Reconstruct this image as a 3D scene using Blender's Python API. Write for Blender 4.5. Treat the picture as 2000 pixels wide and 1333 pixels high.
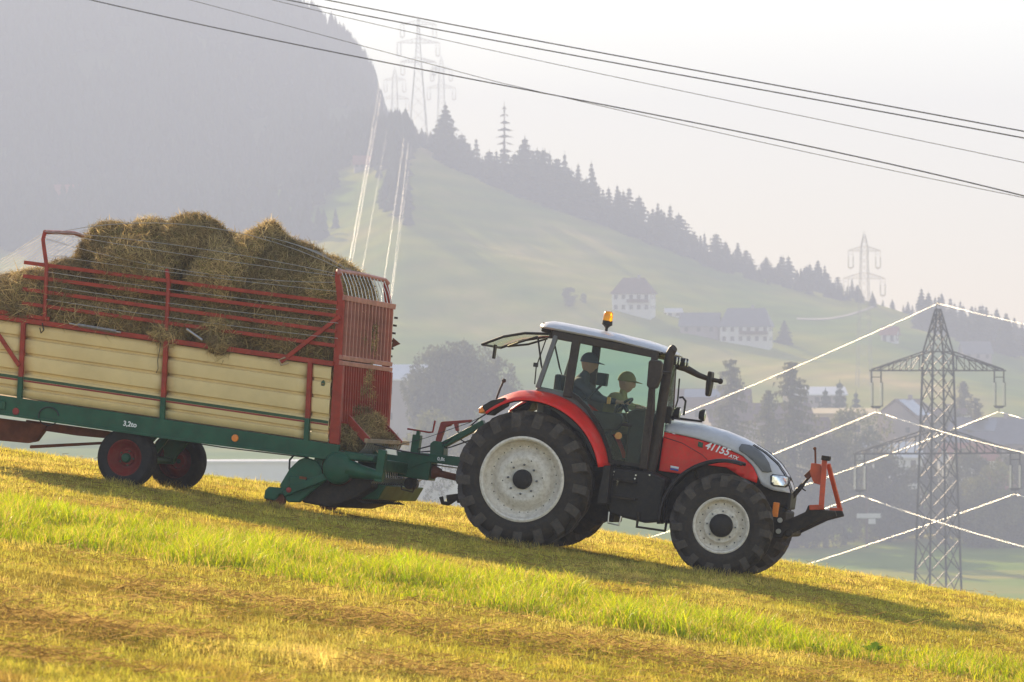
import bpy, bmesh, math, random
import numpy as np
from mathutils import Matrix, Vector

random.seed(7)
RNG = np.random.default_rng(11)
for o in list(bpy.data.objects):
    bpy.data.objects.remove(o)
SC = bpy.context.scene
COL = SC.collection

# ---------------------------------------------------------------- camera
F = 9075.0            # focal length in photo pixels (photo 2000 px wide)
HOR = 750.0           # photo row of the eye level
cam_d = bpy.data.cameras.new('camera')
cam = bpy.data.objects.new('camera', cam_d)
COL.objects.link(cam)
cam.location = (0, 0, 0)
cam.rotation_euler = (math.radians(90), 0, 0)
cam_d.sensor_width = 36.0
cam_d.lens = F / 2000.0 * 36.0
cam_d.shift_y = (HOR - 666.5) / 2000.0
cam_d.clip_start = 0.5
cam_d.clip_end = 6000
cam_d.dof.use_dof = True
cam_d.dof.focus_distance = 54.5
cam_d.dof.aperture_fstop = 8.0
SC.camera = cam

# ---------------------------------------------------------------- sky, sun, exposure
SUN_EL = math.radians(21.6)
SUN_AZ = math.radians(-24.0)      # measured from +Y towards +X
world = bpy.data.worlds.new('World')
SC.world = world
world.use_nodes = True
wn = world.node_tree.nodes
wl = world.node_tree.links
bg = wn.get('Background') or wn.new('ShaderNodeBackground')
sky = wn.new('ShaderNodeTexSky')
sky.sky_type = 'NISHITA'
sky.sun_disc = False
sky.sun_elevation = SUN_EL
sky.sun_rotation = SUN_AZ
sky.altitude = 900
sky.air_density = 1.0
sky.dust_density = 0.6
sky.ozone_density = 1.0
wl.new(sky.outputs['Color'], bg.inputs['Color'])
bg.inputs['Strength'].default_value = 0.105
sun_d = bpy.data.lights.new('sun', 'SUN')
sun_d.energy = 5.0
sun_d.angle = math.radians(0.7)
sun_d.color = (1.0, 0.86, 0.64)
sun = bpy.data.objects.new('sun', sun_d)
COL.objects.link(sun)
sdir = Vector((math.sin(SUN_AZ) * math.cos(SUN_EL), math.cos(SUN_AZ) * math.cos(SUN_EL), math.sin(SUN_EL)))
sun.rotation_euler = sdir.to_track_quat('Z', 'Y').to_euler()
sun.location = sdir * 100
SC.view_settings.view_transform = 'Standard'
SC.view_settings.look = 'None'
SC.view_settings.exposure = 1.6
SC.view_settings.gamma = 1.0
SC.view_settings.use_white_balance = True
SC.view_settings.white_balance_temperature = 7600
SC.view_settings.white_balance_tint = 14
SC.view_settings.use_curve_mapping = False
HAZE_DENSITY = 0.00061
SC.render.engine = 'CYCLES'
SC.cycles.transparent_max_bounces = 16
SC.cycles.max_bounces = 6
SC.cycles.volume_bounces = 0

# ---------------------------------------------------------------- helpers
def tag(o, label=None, cat=None, group=None, kind=None):
    if label: o['label'] = label
    if cat: o['category'] = cat
    if group: o['group'] = group
    if kind: o['kind'] = kind
    return o

def empty(name, mat=None, parent=None):
    o = bpy.data.objects.new(name, None)
    o.empty_display_size = 0.3
    COL.objects.link(o)
    if mat is not None: o.matrix_world = mat
    if parent: o.parent = parent
    return o

def link_mesh(name, me, mat, parent=None, loc=None, smooth=None, bevel=0):
    o = bpy.data.objects.new(name, me)
    COL.objects.link(o)
    if mat is not None and len(me.materials) == 0:
        me.materials.append(mat)
    if parent: o.parent = parent
    if loc is not None: o.location = loc
    if smooth:
        me.shade_smooth()
        me.set_sharp_from_angle(angle=math.radians(smooth))
    if bevel:
        b = o.modifiers.new('bevel', 'BEVEL')
        b.width = bevel; b.segments = 2; b.limit_method = 'ANGLE'; b.angle_limit = math.radians(40)
        b.use_clamp_overlap = True
    return o

def np_mesh(name, verts, faces, k):
    """verts (N,3), faces (M,k) -> mesh, fast"""
    me = bpy.data.meshes.new(name)
    verts = np.ascontiguousarray(verts, dtype=np.float32)
    faces = np.ascontiguousarray(faces, dtype=np.int32)
    me.vertices.add(len(verts)); me.vertices.foreach_set('co', verts.ravel())
    me.loops.add(faces.size); me.loops.foreach_set('vertex_index', faces.ravel())
    me.polygons.add(len(faces))
    me.polygons.foreach_set('loop_start', np.arange(0, faces.size, k, dtype=np.int32))
    me.polygons.foreach_set('loop_total', np.full(len(faces), k, dtype=np.int32))
    me.update(calc_edges=True)
    return me

def color_attr(me, cols):
    a = me.color_attributes.new('tint', 'FLOAT_COLOR', 'POINT')
    c = np.ones((len(me.vertices), 4), dtype=np.float32)
    c[:, :3] = cols
    a.data.foreach_set('color', c.ravel())

class MB:
    def __init__(s): s.v = []; s.f = []
    def add(s, vs, fs):
        b = len(s.v); s.v += [tuple(p) for p in vs]; s.f += [tuple(i + b for i in f) for f in fs]; return s
    def box(s, lo, hi):
        (a, b, c), (d, e, f) = lo, hi
        vs = [(a,b,c),(d,b,c),(d,e,c),(a,e,c),(a,b,f),(d,b,f),(d,e,f),(a,e,f)]
        return s.add(vs, [(0,3,2,1),(4,5,6,7),(0,1,5,4),(1,2,6,5),(2,3,7,6),(3,0,4,7)])
    def beam(s, p, q, w, h, up=(0,0,1)):
        """rectangular bar from p to q, width w across, h along up"""
        p = Vector(p); q = Vector(q); d = (q - p).normalized()
        u = Vector(up); x = d.cross(u)
        if x.length < 1e-4: x = d.cross(Vector((1,0,0)))
        x.normalize(); y = x.cross(d).normalized()
        vs = []
        for c in (p, q):
            for sx, sy in ((-1,-1),(1,-1),(1,1),(-1,1)):
                vs.append(c + x * (sx * w / 2) + y * (sy * h / 2))
        return s.add(vs, [(3,2,1,0),(4,5,6,7),(0,1,5,4),(1,2,6,5),(2,3,7,6),(3,0,4,7)])
    def tube(s, pts, r, n=8, caps=True):
        pts = [Vector(p) for p in pts]; m = len(pts)
        rs = r if isinstance(r, (list, tuple)) else [r] * m
        prev = None; base = len(s.v); 
        for i, p in enumerate(pts):
            if i == 0: d = pts[1] - p
            elif i == m - 1: d = p - pts[i-1]
            else: d = (pts[i+1] - p).normalized() + (p - pts[i-1]).normalized()
            d.normalize()
            if prev is None:
                x = d.cross(Vector((0,0,1)))
                if x.length < .05: x = d.cross(Vector((0,1,0)))
            else:
                x = prev - d * prev.dot(d)
            x.normalize(); prev = x; y = d.cross(x)
            for k in range(n):
                a = 2 * math.pi * k / n
                s.v.append(tuple(p + (x * math.cos(a) + y * math.sin(a)) * rs[i]))
        for i in range(m - 1):
            for k in range(n):
                k2 = (k + 1) % n
                s.f.append((base + i*n + k, base + i*n + k2, base + (i+1)*n + k2, base + (i+1)*n + k))
        if caps:
            s.f.append(tuple(base + k for k in reversed(range(n))))
            s.f.append(tuple(base + (m-1)*n + k for k in range(n)))
        return s
    def lathe(s, prof, n=32, axis='y', c=(0,0,0), closed=False):
        """prof list of (r, d): radius and position along axis"""
        base = len(s.v); m = len(prof)
        for r, d in prof:
            for k in range(n):
                a = 2 * math.pi * k / n
                x, z = r * math.cos(a), r * math.sin(a)
                if axis == 'y': p = (x, d, z)
                elif axis == 'z': p = (x, z, d)
                else: p = (d, x, z)
                s.v.append((p[0]+c[0], p[1]+c[1], p[2]+c[2]))
        rng = m if closed else m - 1
        for i in range(rng):
            j = (i + 1) % m
            for k in range(n):
                k2 = (k + 1) % n
                s.f.append((base+i*n+k, base+i*n+k2, base+j*n+k2, base+j*n+k))
        return s
    def prism(s, poly, v0, v1):
        """polygon in (u,w) extruded along v (middle axis)"""
        n = len(poly)
        vs = [(u, v0, w) for u, w in poly] + [(u, v1, w) for u, w in poly]
        fs = [tuple(range(n)), tuple(reversed(range(n, 2*n)))]
        fs += [(i, i+n, (i+1) % n + n, (i+1) % n) for i in range(n)]
        return s.add(vs, fs)
    def strip(s, A, B):
        """quad strip between two polylines"""
        b = len(s.v); n = len(A); s.v += [tuple(p) for p in A] + [tuple(p) for p in B]
        s.f += [(b+i, b+i+1, b+n+i+1, b+n+i) for i in range(n-1)]
        return s
    def grid(s, rows, close=False):
        b = len(s.v); n = len(rows[0]); m = len(rows)
        for r in rows: s.v += [tuple(p) for p in r]
        for i in range(m-1):
            for k in range(n if close else n-1):
                k2 = (k+1) % n
                s.f.append((b+i*n+k, b+i*n+k2, b+(i+1)*n+k2, b+(i+1)*n+k))
        return s
    def ball(s, c, r, n=12, m=8, sc=(1,1,1)):
        rows = []
        for i in range(m+1):
            t = math.pi * i / m
            rows.append([(c[0]+sc[0]*r*math.sin(t)*math.cos(2*math.pi*k/n), c[1]+sc[1]*r*math.sin(t)*math.sin(2*math.pi*k/n), c[2]+sc[2]*r*math.cos(t)) for k in range(n)])
        return s.grid(rows, True)
    def mesh(s, name='part', fix=True):
        me = bpy.data.meshes.new(name)
        me.from_pydata(s.v, [], s.f)
        if fix:
            bm = bmesh.new(); bm.from_mesh(me)
            bmesh.ops.remove_doubles(bm, verts=bm.verts, dist=1e-5)
            bmesh.ops.recalc_face_normals(bm, faces=bm.faces)
            bm.to_mesh(me); bm.free()
        return me
    def build(s, name, mat, parent=None, smooth=None, bevel=0, loc=None):
        return link_mesh(name, s.mesh(name), mat, parent, loc, smooth, bevel)

def solidify(o, t, off=0):
    m = o.modifiers.new('thickness', 'SOLIDIFY'); m.thickness = t; m.offset = off
    return o

# ---------------------------------------------------------------- materials
def nodes_of(m):
    m.use_nodes = True
    return m.node_tree.nodes, m.node_tree.links

def pm(name, col, rough=.5, metal=0., var=.25, scale=6., col2=None, bump=.0, bscale=40., coat=0., spec=.5, dirt=0., dirtcol=(.16,.12,.07), coord='Object'):
    """principled paint with procedural tone variation, dust and fine relief"""
    m = bpy.data.materials.new(name); N, L = nodes_of(m)
    b = N['Principled BSDF']
    tc = N.new('ShaderNodeTexCoord')
    n1 = N.new('ShaderNodeTexNoise'); n1.inputs['Scale'].default_value = scale; n1.inputs['Detail'].default_value = 6
    L.new(tc.outputs[coord], n1.inputs['Vector'])
    mx = N.new('ShaderNodeMix'); mx.data_type = 'RGBA'
    c2 = col2 or tuple(c * (1 - var) for c in col)
    mx.inputs[6].default_value = (*col, 1); mx.inputs[7].default_value = (*c2, 1)
    rm = N.new('ShaderNodeMapRange'); rm.inputs['From Min'].default_value = .35; rm.inputs['From Max'].default_value = .68
    L.new(n1.outputs['Fac'], rm.inputs['Value']); L.new(rm.outputs['Result'], mx.inputs[0])
    out = mx.outputs[2]
    if dirt:
        n2 = N.new('ShaderNodeTexNoise'); n2.inputs['Scale'].default_value = scale * 3.1; n2.inputs['Detail'].default_value = 8; n2.inputs['Roughness'].default_value = .7
        L.new(tc.outputs[coord], n2.inputs['Vector'])
        r2 = N.new('ShaderNodeMapRange'); r2.inputs['From Min'].default_value = .45; r2.inputs['From Max'].default_value = .75; r2.inputs['To Max'].default_value = dirt
        L.new(n2.outputs['Fac'], r2.inputs['Value'])
        m2 = N.new('ShaderNodeMix'); m2.data_type = 'RGBA'; m2.inputs[7].default_value = (*dirtcol, 1)
        L.new(out, m2.inputs[6]); L.new(r2.outputs['Result'], m2.inputs[0]); out = m2.outputs[2]
    L.new(out, b.inputs['Base Color'])
    rr = N.new('ShaderNodeMapRange'); rr.inputs['To Min'].default_value = max(.02, rough - .1); rr.inputs['To Max'].default_value = min(1, rough + .15)
    L.new(n1.outputs['Fac'], rr.inputs['Value']); L.new(rr.outputs['Result'], b.inputs['Roughness'])
    b.inputs['Metallic'].default_value = metal
    b.inputs['Specular IOR Level'].default_value = spec
    b.inputs['Coat Weight'].default_value = coat
    b.inputs['Coat Roughness'].default_value = .08
    if bump:
        n3 = N.new('ShaderNodeTexNoise'); n3.inputs['Scale'].default_value = bscale; n3.inputs['Detail'].default_value = 5
        L.new(tc.outputs[coord], n3.inputs['Vector'])
        bp = N.new('ShaderNodeBump'); bp.inputs['Strength'].default_value = bump; bp.inputs['Distance'].default_value = .01
        L.new(n3.outputs['Fac'], bp.inputs['Height']); L.new(bp.outputs['Normal'], b.inputs['Normal'])
    return m

def leafm(name, trans=.5, rough=.6, sat=1.0):
    """leaf, blade or straw: the tint comes from the point colours, thin enough for light to pass"""
    m = bpy.data.materials.new(name); N, L = nodes_of(m)
    N.remove(N['Principled BSDF']); out = N['Material Output']
    at = N.new('ShaderNodeAttribute'); at.attribute_name = 'tint'
    d = N.new('ShaderNodeBsdfDiffuse'); t = N.new('ShaderNodeBsdfTranslucent'); mx = N.new('ShaderNodeMixShader')
    L.new(at.outputs['Color'], d.inputs['Color']); L.new(at.outputs['Color'], t.inputs['Color'])
    mx.inputs[0].default_value = trans
    L.new(d.outputs[0], mx.inputs[1]); L.new(t.outputs[0], mx.inputs[2])
    g = N.new('ShaderNodeBsdfGlossy'); g.inputs['Roughness'].default_value = .35; g.inputs['Color'].default_value = (.9,.9,.8,1)
    m2 = N.new('ShaderNodeMixShader'); m2.inputs[0].default_value = .02 * sat
    L.new(mx.outputs[0], m2.inputs[1]); L.new(g.outputs[0], m2.inputs[2])
    L.new(m2.outputs[0], out.inputs['Surface'])
    return m

def glassm(name, tint, gloss=.06, rough=.02):
    m = bpy.data.materials.new(name); N, L = nodes_of(m)
    N.remove(N['Principled BSDF']); out = N['Material Output']
    t = N.new('ShaderNodeBsdfTransparent'); t.inputs['Color'].default_value = (*tint, 1)
    tc = N.new('ShaderNodeTexCoord'); nz = N.new('ShaderNodeTexNoise'); nz.inputs['Scale'].default_value = 5; nz.inputs['Detail'].default_value = 8
    L.new(tc.outputs['Object'], nz.inputs['Vector'])
    g = N.new('ShaderNodeBsdfGlossy'); g.inputs['Roughness'].default_value = rough
    lw = N.new('ShaderNodeLayerWeight'); lw.inputs['Blend'].default_value = .25
    mt = N.new('ShaderNodeMath'); mt.operation = 'MULTIPLY_ADD'; mt.inputs[1].default_value = .12; mt.inputs[2].default_value = gloss
    L.new(lw.outputs['Fresnel'], mt.inputs[0])
    mx = N.new('ShaderNodeMixShader'); L.new(mt.outputs[0], mx.inputs[0]); L.new(t.outputs[0], mx.inputs[1]); L.new(g.outputs[0], mx.inputs[2])
    # a film of dust on the pane
    df = N.new('ShaderNodeBsdfDiffuse'); df.inputs['Color'].default_value = (.45,.40,.30,1)
    tl = N.new('ShaderNodeBsdfTranslucent'); tl.inputs['Color'].default_value = (.55,.48,.36,1)
    ad = N.new('ShaderNodeMixShader'); L.new(df.outputs[0], ad.inputs[1]); L.new(tl.outputs[0], ad.inputs[2])
    mr = N.new('ShaderNodeMapRange'); mr.inputs['From Min'].default_value = .4; mr.inputs['From Max'].default_value = .8; mr.inputs['To Min'].default_value = .0; mr.inputs['To Max'].default_value = .006
    L.new(nz.outputs['Fac'], mr.inputs['Value'])
    m2 = N.new('ShaderNodeMixShader'); L.new(mr.outputs['Result'], m2.inputs[0]); L.new(mx.outputs[0], m2.inputs[1]); L.new(ad.outputs[0], m2.inputs[2])
    L.new(m2.outputs[0], out.inputs['Surface'])
    return m

M = {}
M['red'] = pm('red paint', (.74,.014,.007), .38, var=.2, coat=.1, spec=.25, dirt=.32, dirtcol=(.26,.11,.055))
M['silver'] = pm('silver grey paint', (.50,.49,.50), .34, metal=.0, var=.1, coat=.15, spec=.4, dirt=.15)
M['rimw'] = pm('dusty white rim paint', (.70,.63,.54), .5, var=.12, scale=7, dirt=.75, dirtcol=(.30,.23,.15))
M['tyre'] = pm('dusty tyre rubber', (.040,.034,.030), .85, var=.3, scale=7, dirt=.5, dirtcol=(.095,.062,.036), bump=.3, bscale=60, spec=.15)
M['lug'] = pm('dusty highlit tread lugs', (.050,.038,.030), .6, var=.3, scale=9, dirt=.5, dirtcol=(.13,.088,.05), bump=.3, spec=.4)  # dust plus a lighter tone standing in for sunlit lug edges
M['tyre2'] = pm('wagon tyre rubber', (.026,.024,.024), .8, var=.3, scale=8, dirt=.3, dirtcol=(.08,.058,.04), bump=.2, spec=.15)
M['black'] = pm('black plastic', (.018,.014,.012), .5, var=.3, dirt=.35, dirtcol=(.07,.045,.028), spec=.25)
M['black2'] = pm('dark cast iron', (.028,.021,.016), .65, var=.3, dirt=.5, dirtcol=(.09,.058,.032), bump=.3, spec=.2)
M['dark'] = pm('dark brown trim', (.038,.026,.020), .55, var=.2, dirt=.2, spec=.25)
M['glass'] = glassm('green tinted glass', (.88,.96,.935), gloss=.004)
M['glassy'] = glassm('clear dusty glass', (.93,.95,.86))
M['lens'] = pm('lamp lens', (.75,.78,.80), .12, metal=.6, var=.3, scale=30)
M['amber'] = pm('amber plastic', (1.0,.42,.01), .3, var=.1)
M['amber'].node_tree.nodes['Principled BSDF'].inputs['Transmission Weight'].default_value = .75
M['orange'] = pm('orange lens', (.85,.22,.02), .3, var=.2)
M['cream'] = pm('cream sheet steel', (.74,.55,.26), .45, var=.12, scale=2, dirt=.2, dirtcol=(.40,.30,.15), spec=.3)
M['linkred'] = pm('orange red linkage paint', (.60,.085,.028), .45, var=.25, dirt=.25, spec=.3)
M['rimred'] = pm('dark red wheel paint', (.20,.018,.012), .6, var=.3, dirt=.3, spec=.2)
M['green'] = pm('green enamel', (.004,.085,.040), .42, var=.35, scale=5, dirt=.3, dirtcol=(.06,.055,.028), spec=.3)
M['wred'] = pm('faded wagon red', (.38,.036,.014), .5, var=.3, scale=8, dirt=.4, dirtcol=(.18,.08,.045), spec=.3)
M['pink'] = pm('sun bleached red', (.44,.155,.105), .5, var=.3, scale=9, dirt=.35, dirtcol=(.30,.17,.11))
M['rust'] = pm('rusty brown steel', (.20,.062,.028), .7, spec=.2, var=.4, scale=7, dirt=.4, dirtcol=(.07,.04,.025), bump=.3)
M['stripeg'] = pm('green stripe', (.02,.075,.02), .5)
M['stripered'] = pm('red stripe', (.30,.02,.012), .5)
M['white'] = pm('white lettering', (.8,.8,.78), .5, var=.05)
M['blue'] = pm('blue sticker', (.04,.10,.35), .4)
M['wire'] = pm('zinc wire', (.55,.52,.47), .4, metal=.8, var=.1)
M['steel'] = pm('bright worn steel', (.55,.53,.50), .3, metal=.9, var=.2)
M['wood'] = pm('weathered board', (.42,.30,.18), .7, var=.3, scale=12)
M['seat'] = pm('seat fabric', (.05,.045,.045), .9, var=.2)
M['grey'] = pm('grey plastic', (.13,.13,.13), .6, var=.15)
M['olive'] = pm('olive cloth', (.30,.24,.10), .9, var=.2)
M['cap'] = pm('slate cap cloth', (.10,.10,.14), .9, var=.15)
M['skin'] = pm('skin', (.45,.24,.16), .55, var=.08)
M['shirt'] = pm('grey shirt', (.075,.07,.08), .9, var=.2)
M['hose'] = pm('hose rubber', (.015,.015,.015), .5)
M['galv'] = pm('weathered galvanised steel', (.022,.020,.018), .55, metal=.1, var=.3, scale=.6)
M['galvp'] = pm('haze paled galvanised steel', (.26,.26,.25), .5, metal=.3, var=.2, scale=.5)  # lightened steel, haze put into the colour of the far pylons
M['insul'] = pm('pale porcelain', (.62,.62,.58), .2, var=.1)
M['cond'] = pm('bare aluminium conductor', (.88,.86,.80), .42, metal=1.0, var=.05)
M['wdark'] = pm('dark unglinting cable', (.04,.037,.035), .8, var=.1)  # darkness put into the colour, these wires catch no glint
M['bark'] = pm('bark', (.10,.075,.055), .9, var=.4, scale=2, bump=.5, bscale=6)
M['leaf'] = leafm('tree foliage', .35, sat=0)
M['blade'] = leafm('grass blade', .55)
M['straw'] = leafm('dry straw', .52, sat=.4)
# ================================================================ the land
KM = 1.5              # metres in one unit of the valley survey below (bearings px, distances d)
S = 0.141             # cross fall of the field
G0 = -1.885           # field under the camera, relative to the eye

def sstep(a, b, x):
    t = np.clip((x - a) / (b - a), 0, 1)
    return t * t * (3 - 2 * t)

def vnoise(x, y, seed=0):
    """cheap smooth value noise, numpy"""
    xi = np.floor(x); yi = np.floor(y); fx = x - xi; fy = y - yi
    fx = fx*fx*(3-2*fx); fy = fy*fy*(3-2*fy)
    def h(a, b):
        s = np.sin(a * 127.1 + b * 311.7 + seed * 74.7) * 43758.5453
        return s - np.floor(s)
    return (h(xi,yi)*(1-fx)+h(xi+1,yi)*fx)*(1-fy) + (h(xi,yi+1)*(1-fx)+h(xi+1,yi+1)*fx)*fy

def fbm(x, y, seed=0, o=4):
    r = 0; a = .5
    for i in range(o):
        r = r + a * vnoise(x * 2**i, y * 2**i, seed + i); a *= .5
    return r

def crest_y(x):
    return np.interp(x, [-30, -5, -2.5, 0, 3, 6.5, 30], [62, 63.5, 65.5, 65, 62.5, 58.0, 52])

def field_z(x, y):
    x = np.asarray(x, float); y = np.asarray(y, float)
    xs = 40 * np.tanh(x / 40)
    z = G0 - S * xs
    t = np.maximum(y - crest_y(x), 0)
    drop = np.where(t < 12, .008 * t * t, .008 * 144 + .192 * (t - 12))
    z = z - drop
    near = 1 - sstep(60, 80, y)
    z = z + near * (.05 * (fbm(x * .5, y * .35, 3) - .47) + .035 * (fbm(x * 2.3, y * 1.3, 5) - .47))
    # low swath ridges left by the mower
    z = z + near * .05 * np.exp(-((y - 33.6 - .3 * np.sin(x * .7)) / .55) ** 2)
    z = z + near * .04 * np.exp(-((y - 28.3 - .2 * np.sin(x * .9 + 1)) / .45) ** 2)
    return z

def grid_mesh(name, X, Y, Z):
    ny, nx = X.shape
    v = np.stack([X, Y, Z], -1).reshape(-1, 3)
    i = np.arange(ny - 1)[:, None] * nx + np.arange(nx - 1)[None, :]
    f = np.stack([i, i + 1, i + nx + 1, i + nx], -1).reshape(-1, 4)
    return np_mesh(name, v, f, 4)

def groundm(name, stops, scale, scale2=None, bump=.4, bdist=.02, bscale=30.):
    m = bpy.data.materials.new(name); N, L = nodes_of(m); b = N['Principled BSDF']
    tc = N.new('ShaderNodeTexCoord'); n1 = N.new('ShaderNodeTexNoise'); n1.inputs['Scale'].default_value = scale; n1.inputs['Detail'].default_value = 8; n1.inputs['Roughness'].default_value = .62
    mp = N.new('ShaderNodeMapping'); mp.inputs['Scale'].default_value = scale2 or (1, 1, 1)
    L.new(tc.outputs['Object'], mp.inputs['Vector']); L.new(mp.outputs[0], n1.inputs['Vector'])
    r = N.new('ShaderNodeValToRGB'); e = r.color_ramp.elements
    e[0].position, e[0].color = stops[0][0], (*stops[0][1], 1)
    e[1].position, e[1].color = stops[-1][0], (*stops[-1][1], 1)
    for p, c in stops[1:-1]:
        q = e.new(p); q.color = (*c, 1)
    L.new(n1.outputs['Fac'], r.inputs['Fac']); L.new(r.outputs['Color'], b.inputs['Base Color'])
    b.inputs['Roughness'].default_value = .95; b.inputs['Specular IOR Level'].default_value = .0
    n2 = N.new('ShaderNodeTexNoise'); n2.inputs['Scale'].default_value = bscale; n2.inputs['Detail'].default_value = 6
    L.new(tc.outputs['Object'], n2.inputs['Vector'])
    bp = N.new('ShaderNodeBump'); bp.inputs['Strength'].default_value = bump; bp.inputs['Distance'].default_value = bdist
    L.new(n2.outputs['Fac'], bp.inputs['Height']); L.new(bp.outputs['Normal'], b.inputs['Normal'])
    return m

M['field'] = groundm('mown field thatch', [(.3,(.13,.085,.016)),(.5,(.28,.19,.03)),(.7,(.42,.29,.055))], 3., bump=.8, bdist=.03)
M['meadow'] = groundm('hillside meadow', [(.34,(.055,.125,.012)),(.46,(.13,.20,.022)),(.56,(.26,.27,.035)),(.68,(.50,.37,.14))], .0085, (1, .45, 2.2), bump=.2, bdist=1., bscale=.2)
M['valley'] = groundm('valley meadow', [(.35,(.12,.20,.025)),(.5,(.18,.26,.04)),(.66,(.36,.29,.08))], .008, (1, 3.2, 1), bump=.2, bdist=.3, bscale=.5)
M['forestfloor'] = groundm('forest clearings', [(.3,(.05,.08,.03)),(.7,(.12,.14,.05))], .03, bump=.4, bdist=1., bscale=.2)

# mowing bands on the hillside
N_, L_n = M['meadow'].node_tree.nodes, M['meadow'].node_tree.links
tc_ = N_.new('ShaderNodeTexCoord'); mp_ = N_.new('ShaderNodeMapping'); mp_.inputs['Rotation'].default_value = (0, 0, .5)
wv = N_.new('ShaderNodeTexWave'); wv.inputs['Scale'].default_value = .018; wv.inputs['Distortion'].default_value = 6; wv.inputs['Detail'].default_value = 4; wv.inputs['Detail Scale'].default_value = .6
L_n.new(tc_.outputs['Object'], mp_.inputs['Vector']); L_n.new(mp_.outputs[0], wv.inputs['Vector'])
mr_ = N_.new('ShaderNodeMapRange'); mr_.inputs['To Min'].default_value = .90; mr_.inputs['To Max'].default_value = 1.10
L_n.new(wv.outputs['Fac'], mr_.inputs['Value'])
rp_ = [q for q in N_ if q.type == 'VALTORGB'][0]; vm_ = N_.new('ShaderNodeVectorMath'); vm_.operation = 'SCALE'
L_n.new(rp_.outputs['Color'], vm_.inputs[0]); L_n.new(mr_.outputs['Result'], vm_.inputs['Scale']); L_n.new(vm_.outputs[0], N_['Principled BSDF'].inputs['Base Color'])

xs = np.concatenate([np.linspace(-70, -14, 18, endpoint=False), np.linspace(-14, 14, 113), np.linspace(14.6, 70, 18)])
ys = np.concatenate([np.linspace(-40, 22, 20, endpoint=False), np.linspace(22, 76, 181), np.linspace(77, 320, 50)])
X, Y = np.meshgrid(xs, ys)
fo = link_mesh('field', grid_mesh('field', X, Y, np.maximum(field_z(X, Y), -38.4)), M['field'], smooth=180)
tag(fo, kind='structure')

RX = np.array([-1800, -600, 0, 300, 500, 620, 700, 780, 830, 960, 1100, 1200, 1400, 1600, 1700, 1800, 2000, 2300, 3000, 4200], float)
RY = np.array([380, 390, 402, 402, 385, 345, 302, 268, 290, 352, 402, 440, 522, 572, 590, 622, 690, 740, 770, 790], float)
RD = 1250.0

def land_z(px, d):
    """valley floor, then village terrace, then the hill up to its ridge; px is the bearing, d the distance"""
    px = np.asarray(px, float); d = np.asarray(d, float)
    rz = (HOR - np.interp(px, RX, RY)) / F * RD
    z = np.interp(d, [0, 560, 640, 690, 780, 830], [-25, -25, -22.6, -20, -12.5, -10.5])
    t = np.clip((d - 800) / (RD - 800), 0, 1)
    t2 = .35 * t + .65 * t ** 1.35
    zh = -11.5 + (rz + 11.5) * t2
    z = np.where(d > 800, np.maximum(zh, -12) , z)
    b = np.maximum(d - RD, 0)
    z = z - b * .05 - .0004 * b * b
    x = (px - 1000) / F * d
    z = z + sstep(820, 1000, d) * (1 - sstep(1150, 1250, d)) * 5.0 * (fbm(x * .012, d * .012, 9) - .47) * 2
    return z

dd = np.concatenate([np.linspace(150, 560, 12, endpoint=False), np.linspace(560, 840, 40, endpoint=False), np.linspace(840, 1330, 80), np.linspace(1340, 1640, 12)])
pp = np.concatenate([np.linspace(-3200, -200, 24, endpoint=False), np.linspace(-200, 2200, 121), np.linspace(2260, 4400, 20)])
PX, DD = np.meshgrid(pp, dd)
X = (PX - 1000) / F * DD; Z = land_z(PX, DD)
k = int(np.searchsorted(dd, 800))
vo = link_mesh('valley_floor', grid_mesh('valley', X[:k+1]*KM, DD[:k+1]*KM, Z[:k+1]*KM), M['valley'], smooth=180); tag(vo, kind='structure')
ho = link_mesh('hillside', grid_mesh('hill', X[k:]*KM, DD[k:]*KM, Z[k:]*KM), M['meadow'], smooth=180); tag(ho, kind='structure')
# flat ground either side and behind, so that nothing ends in mid air
XX, YY = np.meshgrid(np.linspace(-960, 960, 40), np.linspace(-140, 2550, 60))
link_mesh('lowland', grid_mesh('lowland', XX, YY, np.full_like(XX, -39.3)), M['valley'])
tag(bpy.data.objects['lowland'], kind='structure')

def hit(px, py, d0=560, d1=1245):
    """where the sight line through a photo point meets the land"""
    d = np.linspace(d0, d1, 3000)
    g = land_z(np.full_like(d, px), d) - (HOR - py) / F * d
    i = np.argmax(g > 0) if (g > 0).any() else len(d) - 1
    dd_ = d[i]
    return (px - 1000) / F * dd_ * KM, dd_ * KM, float(land_z(px, dd_)) * KM

# wooded mountain on the left
MX = np.array([-3200, -1200, -400, 0, 300, 420, 500, 560, 600, 650, 700, 725, 740, 752, 775, 800, 850, 950], float)
MY = np.array([-60, -140, -170, -160, -100, -20, 45, 62, 80, 112, 165, 198, 245, 292, 322, 345, 380, 450], float)
MD = 1560.0
def mount_z(px, d):
    px = np.asarray(px, float); d = np.asarray(d, float)
    cz = (HOR - np.interp(px, MX, MY)) / F * MD
    bz = land_z(px, np.full_like(d, 1262.0)) - 2
    t = np.clip((d - 1262) / (MD - 1262), 0, 1)
    x = (px - 1000) / F * d
    lump = 10 * (fbm(x * .014, d * .014, 21) - .47) * np.sin(np.pi * t)
    by = HOR - bz / 1262.0 * F
    py = by + (np.interp(px, MX, MY) - by) * (t ** .8)
    z = (HOR - py) / F * np.minimum(d, MD) + lump * .5
    return z - np.maximum(d - MD, 0) * .5
pp = np.concatenate([np.linspace(-3200, -200, 20, endpoint=False), np.linspace(-200, 950, 90)])
dd = np.linspace(1262, 1640, 44)
PX, DD = np.meshgrid(pp, dd)
mo = link_mesh('mountain', grid_mesh('mountain', (PX - 1000) / F * DD * KM, DD * KM, mount_z(PX, DD) * KM), M['forestfloor'], smooth=180); tag(mo, kind='structure')

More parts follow.
